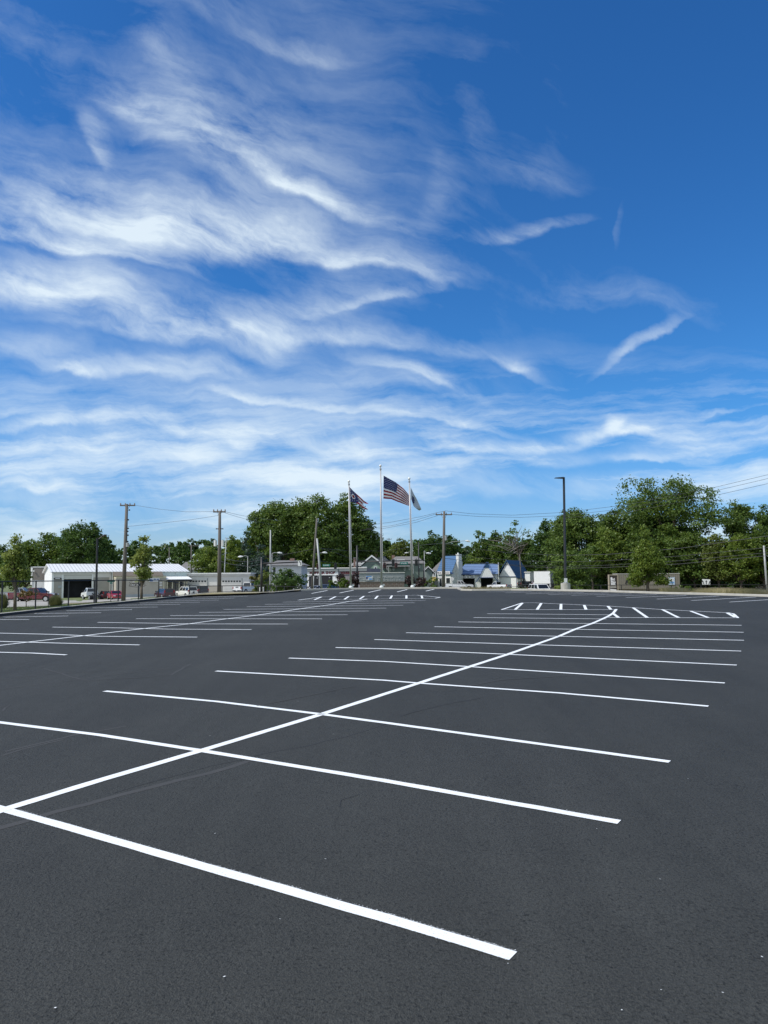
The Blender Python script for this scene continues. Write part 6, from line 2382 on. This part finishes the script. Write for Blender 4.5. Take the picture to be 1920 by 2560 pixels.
pickup('white crew cab pickup seen from its tailgate in front of the garages', 619, 134, 61, cp_white, 5.9, 2.0, 1.0, PK, dz=.0)


def cab_chassis(label, x, d, head):
    t = thing('work_truck', label, 'truck', gp(x, d), R(head), PK)
    body = [(-.1, .75), (-.05, 1.3), (1.2, 1.28), (2.35, 1.18), (2.6, 1.0), (2.62, .6), (1.95, .55), (1.8, .85), (1.4, .88), (1.15, .55), (0, .55)]
    MB().prism(body, (0, 0, 0), (1, 0, 0), (0, 0, 1), (0, 1, 0), -.98, .98).build('body', cp_white, t)
    g = MB()
    g.v = [(-.08, s * .95, 1.29) for s in (-1, 1)] + [(0, s * .8, 2.0) for s in (-1, 1)] + [(.8, s * .8, 2.0) for s in (-1, 1)] + [(1.35, s * .95, 1.29) for s in (-1, 1)]
    g.f = [(0, 1, 3, 2), (2, 3, 5, 4), (4, 5, 7, 6), (0, 2, 4, 6), (1, 7, 5, 3), (0, 6, 7, 1)]
    g.mi = [0] * 6
    c = g.build('cab', cp_white, t)
    MB().face([(-.085, .84, 1.38), (-.085, -.84, 1.38), (-.02, -.76, 1.9), (-.02, .76, 1.9)]).build('rear_window', m_cglass, c)
    MB().face([(1.28, -.8, 1.4), (1.28, .8, 1.4), (.9, .72, 1.92), (.9, -.72, 1.92)]).build('windscreen', m_cglass, c)
    for s in (-1, 1):
        q = [(.15, s * .945, 1.38), (1.15, s * .945, 1.38), (.8, s * .845, 1.9), (.2, s * .845, 1.9)]
        MB().face(q if s < 0 else q[::-1]).build('side_window', m_cglass, c)
        MB().box(1.05, 1.2, s * 1.1 - .08, s * 1.1 + .08, 1.3, 1.65).build('mirror', m_black, t)
        MB().box(-2.9, 0, s * .42 - .05, s * .42 + .05, .62, .8).build('chassis_rail', m_black, t)
        wheel(t, 1.6, s * .88, .42)
        wheel(t, -1.7, s * .95, .42, .28)
        wheel(t, -1.7, s * .64, .42, .26)
        MB().box(-2.95, -2.9, s * .6 - .1, s * .6 + .1, .62, .76).build('tail_light', m_tail, t)
        MB().box(2.6, 2.64, s * .7 - .15, s * .7 + .15, .9, 1.05).build('headlight', m_head, t)
    MB().tube([(-.5, .1, .95), (-.5, -.35, .95)], .13, 10).build('fuel_tank', m_black, t)
    MB().cyl((-.12, 0, 1.1), (1, 0, 0), .09, .02, 12).build('emblem', m_black, t)


cab_chassis('white bedless work truck seen from behind in front of the dark roller door', 230, 130, 130)

MS = 'cars waiting outside the muffler shop'
sedan('silver car with bright nose at the left outside the muffler shop', 789, 134, 235, cp_silver, 4.5, 1.8, MS)
sedan('silver grey car in the middle outside the muffler shop', 803, 136, 235, cp_silver, 4.6, 1.8, MS)
suv('dark suv with bright headlamps outside the muffler shop beside the green shrub', 817, 132, 235, cp_blue, 4.6, 1.85, .92, MS)

pickup('white crew cab pickup parked side on in front of the white office', 1145, 168, 2, cp_white, 6.2, 2.0, 1.02)
pickup('small white pickup in front of the arched gable, cut off by the kerb', 1246, 158, 134, cp_white, 5.0, 1.8, .92, crew=False)
suv('white van with dark windscreen below the white box trailer', 1349, 110, 283, cp_white, 4.8, 1.95, .96, name='van', cat='van')
suv('dark low car mostly hidden right of the tall gable', 1318, 178, 20, cp_blk, 4.6, 1.85, .9, name='parked_car', cat='car')

# white box trailer with red tractor cab
f = Fac('box_truck', 'white box trailer standing right of the tall clapboard gable', 'trailer', 1333.5, 172, 1374, 170, zb=LB)
zb_, zt_ = f.v(1459, 1350), f.v(1428.8, 1350)
MB().box(0, f.W, 0, 2.5, zb_, zt_).build('box_body', m_pwhite, f.t)
MB().box(-.03, f.W + .03, -.03, 2.53, zt_ + .002, zt_ + .07).build('roof_rail', m_wgrey, f.t)
MB().box(.3, f.W - .3, .4, 2.1, zb_ - .35, zb_ - .004).build('chassis', m_black, f.t)
for k_ in (.2, .78):
    for y_ in (.12, 2.35):
        MB().cyl((f.W * k_, y_, .48), (0, 1, 0), .48, .28, 18).build('wheel', m_tyre, f.t)
MB().box(f.W - .02, f.W + .03, .1, 2.4, zb_ + .1, zt_ - .1).build('rear_door', m_wshade, f.t)
MB().box(f.W - .3, f.W + .1, .1, .25, .3, zb_ - .01).build('landing_leg', m_grey, f.t)
# drooping red and white flag
b = gp(1331, 160)
t = thing('flag', 'drooping red and white flag left of the white box trailer', 'flag', b)
MB().tube([(0, 0, -.2), at(1331, 1449, 160) - b], .03, 6).build('pole', m_grey, t)
P_ = lambda x, y: at(x, y, 160) - b
q = [P_(1331.4, 1450), P_(1334.5, 1455), P_(1337, 1462), P_(1334, 1464), P_(1328.5, 1463), P_(1328.5, 1456)]
mb = MB()
for i, pz in enumerate(q):
    pz.y = -.05 + .12 * math.sin(i * 1.9)
c_ = P_(1332, 1458)
for i in range(len(q)):
    mb.face([q[i], q[(i + 1) % len(q)], c_], i % 2)
mb.build('cloth', [m_red, m_fw], t)

# ------------------------------------------------------------------ overhead wires
m_wire = mat('overhead cable', (0.05, 0.05, 0.055), .6, .1)


def wire(label, pts, r=.018, sag=None):
    """pts: (column, row, distance) knots"""
    w = [at(x, y, d) for (x, y, d) in pts]
    if pts[-1][0] == 1990:                      # carry on past the edge of the view
        w.append(w[-1] + (w[-1] - w[-2]) * 3)
    out = []
    for a, b in zip(w, w[1:]):
        for i in range(10):
            out.append(a.lerp(b, i / 10))
    out.append(w[-1])
    o0 = out[0].copy()
    o = MB().tube([p - o0 for p in out], r, 4).build('overhead_wire', m_wire)
    o.location = o0
    tag(o, label, 'wire', 'overhead wires')


wire('overhead wire between the tops of the leaning wooden pole and the twin transformer pole', [(337, 1263, 84), (400, 1273, 82), (465, 1279.5, 80), (534, 1279, 78)], .014)
wire('lower overhead wire rising to the right to the twin transformer pole', [(320, 1316, 84), (400, 1308, 82), (480, 1299, 80), (548, 1288.5, 78)], .014)
wire('overhead wire running right from the twin transformer pole top into the big trees', [(564, 1279.5, 78), (600, 1288, 90), (640, 1295, 110), (700, 1302, 140)], .016)
wire('lower overhead wire running right from the twin transformer pole into the big trees', [(562, 1282, 78), (590, 1291, 90), (630, 1302, 110), (690, 1312, 140)], .016)
wire('upper overhead wire left of the right wooden pole passing behind the right flagpole', [(1108, 1278, 96), (1050, 1292, 98), (980, 1305, 100), (920, 1313, 102)], .018)
wire('middle overhead wire left of the right wooden pole', [(1090, 1285, 96), (1040, 1300, 98), (980, 1314, 100), (915, 1322, 102)], .018)
wire('lower overhead wire left of the right wooden pole', [(1094, 1289, 96), (1040, 1306, 98), (960, 1321, 100), (900, 1326, 102)], .018)
wire('topmost overhead wire running right past the light pole top to the right edge', [(1112, 1277, 96), (1180, 1284.5, 97), (1280, 1288, 98), (1410, 1281, 98), (1560, 1263, 94), (1780, 1220, 88), (1990, 1170, 82)], .018)
wire('second overhead wire running right from the wooden pole to the right edge', [(1130, 1286, 96), (1200, 1291.5, 97), (1300, 1293.5, 98), (1410, 1289, 98), (1560, 1272, 94), (1780, 1229, 88), (1990, 1180, 82)], .018)
wire('third overhead wire crossing the great tree to the right edge', [(1410, 1295, 98), (1560, 1282, 94), (1800, 1236, 88), (1990, 1193, 82)], .018)
wire('uppermost of the low cables running right from the lamp arm pole', [(1107, 1358, 96), (1180, 1371, 98), (1280, 1383, 100), (1410, 1388.5, 100), (1520, 1386, 98), (1700, 1371, 92), (1990, 1330, 84)], .03)
wire('second low cable above the blue roofs', [(1107, 1384, 96), (1190, 1394, 98), (1300, 1402, 100), (1410, 1405, 100), (1520, 1402, 98), (1700, 1390, 92), (1990, 1362, 84)], .022)
wire('third low cable crossing the tall blue roof', [(1107, 1395, 96), (1200, 1407, 98), (1300, 1413, 100), (1410, 1416, 100), (1520, 1413, 98), (1700, 1402, 92), (1990, 1375, 84)], .022)
wire('lowest cable crossing the tall blue roof', [(1230, 1409, 98), (1300, 1416, 100), (1410, 1421, 100), (1520, 1418.5, 98), (1700, 1410, 92), (1910, 1390, 84), (1990, 1380, 82)], .028)
wire('cable from the black mast pole to the left above the garages', [(652, 1400, 88), (620, 1405, 92), (590, 1402, 96), (560, 1396, 100)], .02)
wire('lower cable from the black mast pole to the left above the garages', [(652, 1411, 88), (620, 1416, 92), (580, 1411, 96), (540, 1400, 100)], .02)
wire('cable from the leaning dark pole down to the left behind the mast arm', [(786, 1372, 100), (740, 1381, 100), (700, 1388, 100), (676, 1392, 100)], .02)
wire('upper cable from the leaning pole across to the left flagpole', [(800, 1371, 98), (840, 1382, 104), (880, 1398, 112), (930, 1404, 118)], .02)
wire('lower cable from the leaning pole across to the warehouse roof', [(800, 1403, 98), (850, 1409, 104), (920, 1412, 112), (1040, 1409, 118)], .02)
wire('cable running level behind the flagpoles', [(800, 1371, 98), (860, 1376, 110), (960, 1378, 120), (1060, 1362, 110), (1107, 1358, 96)], .02)
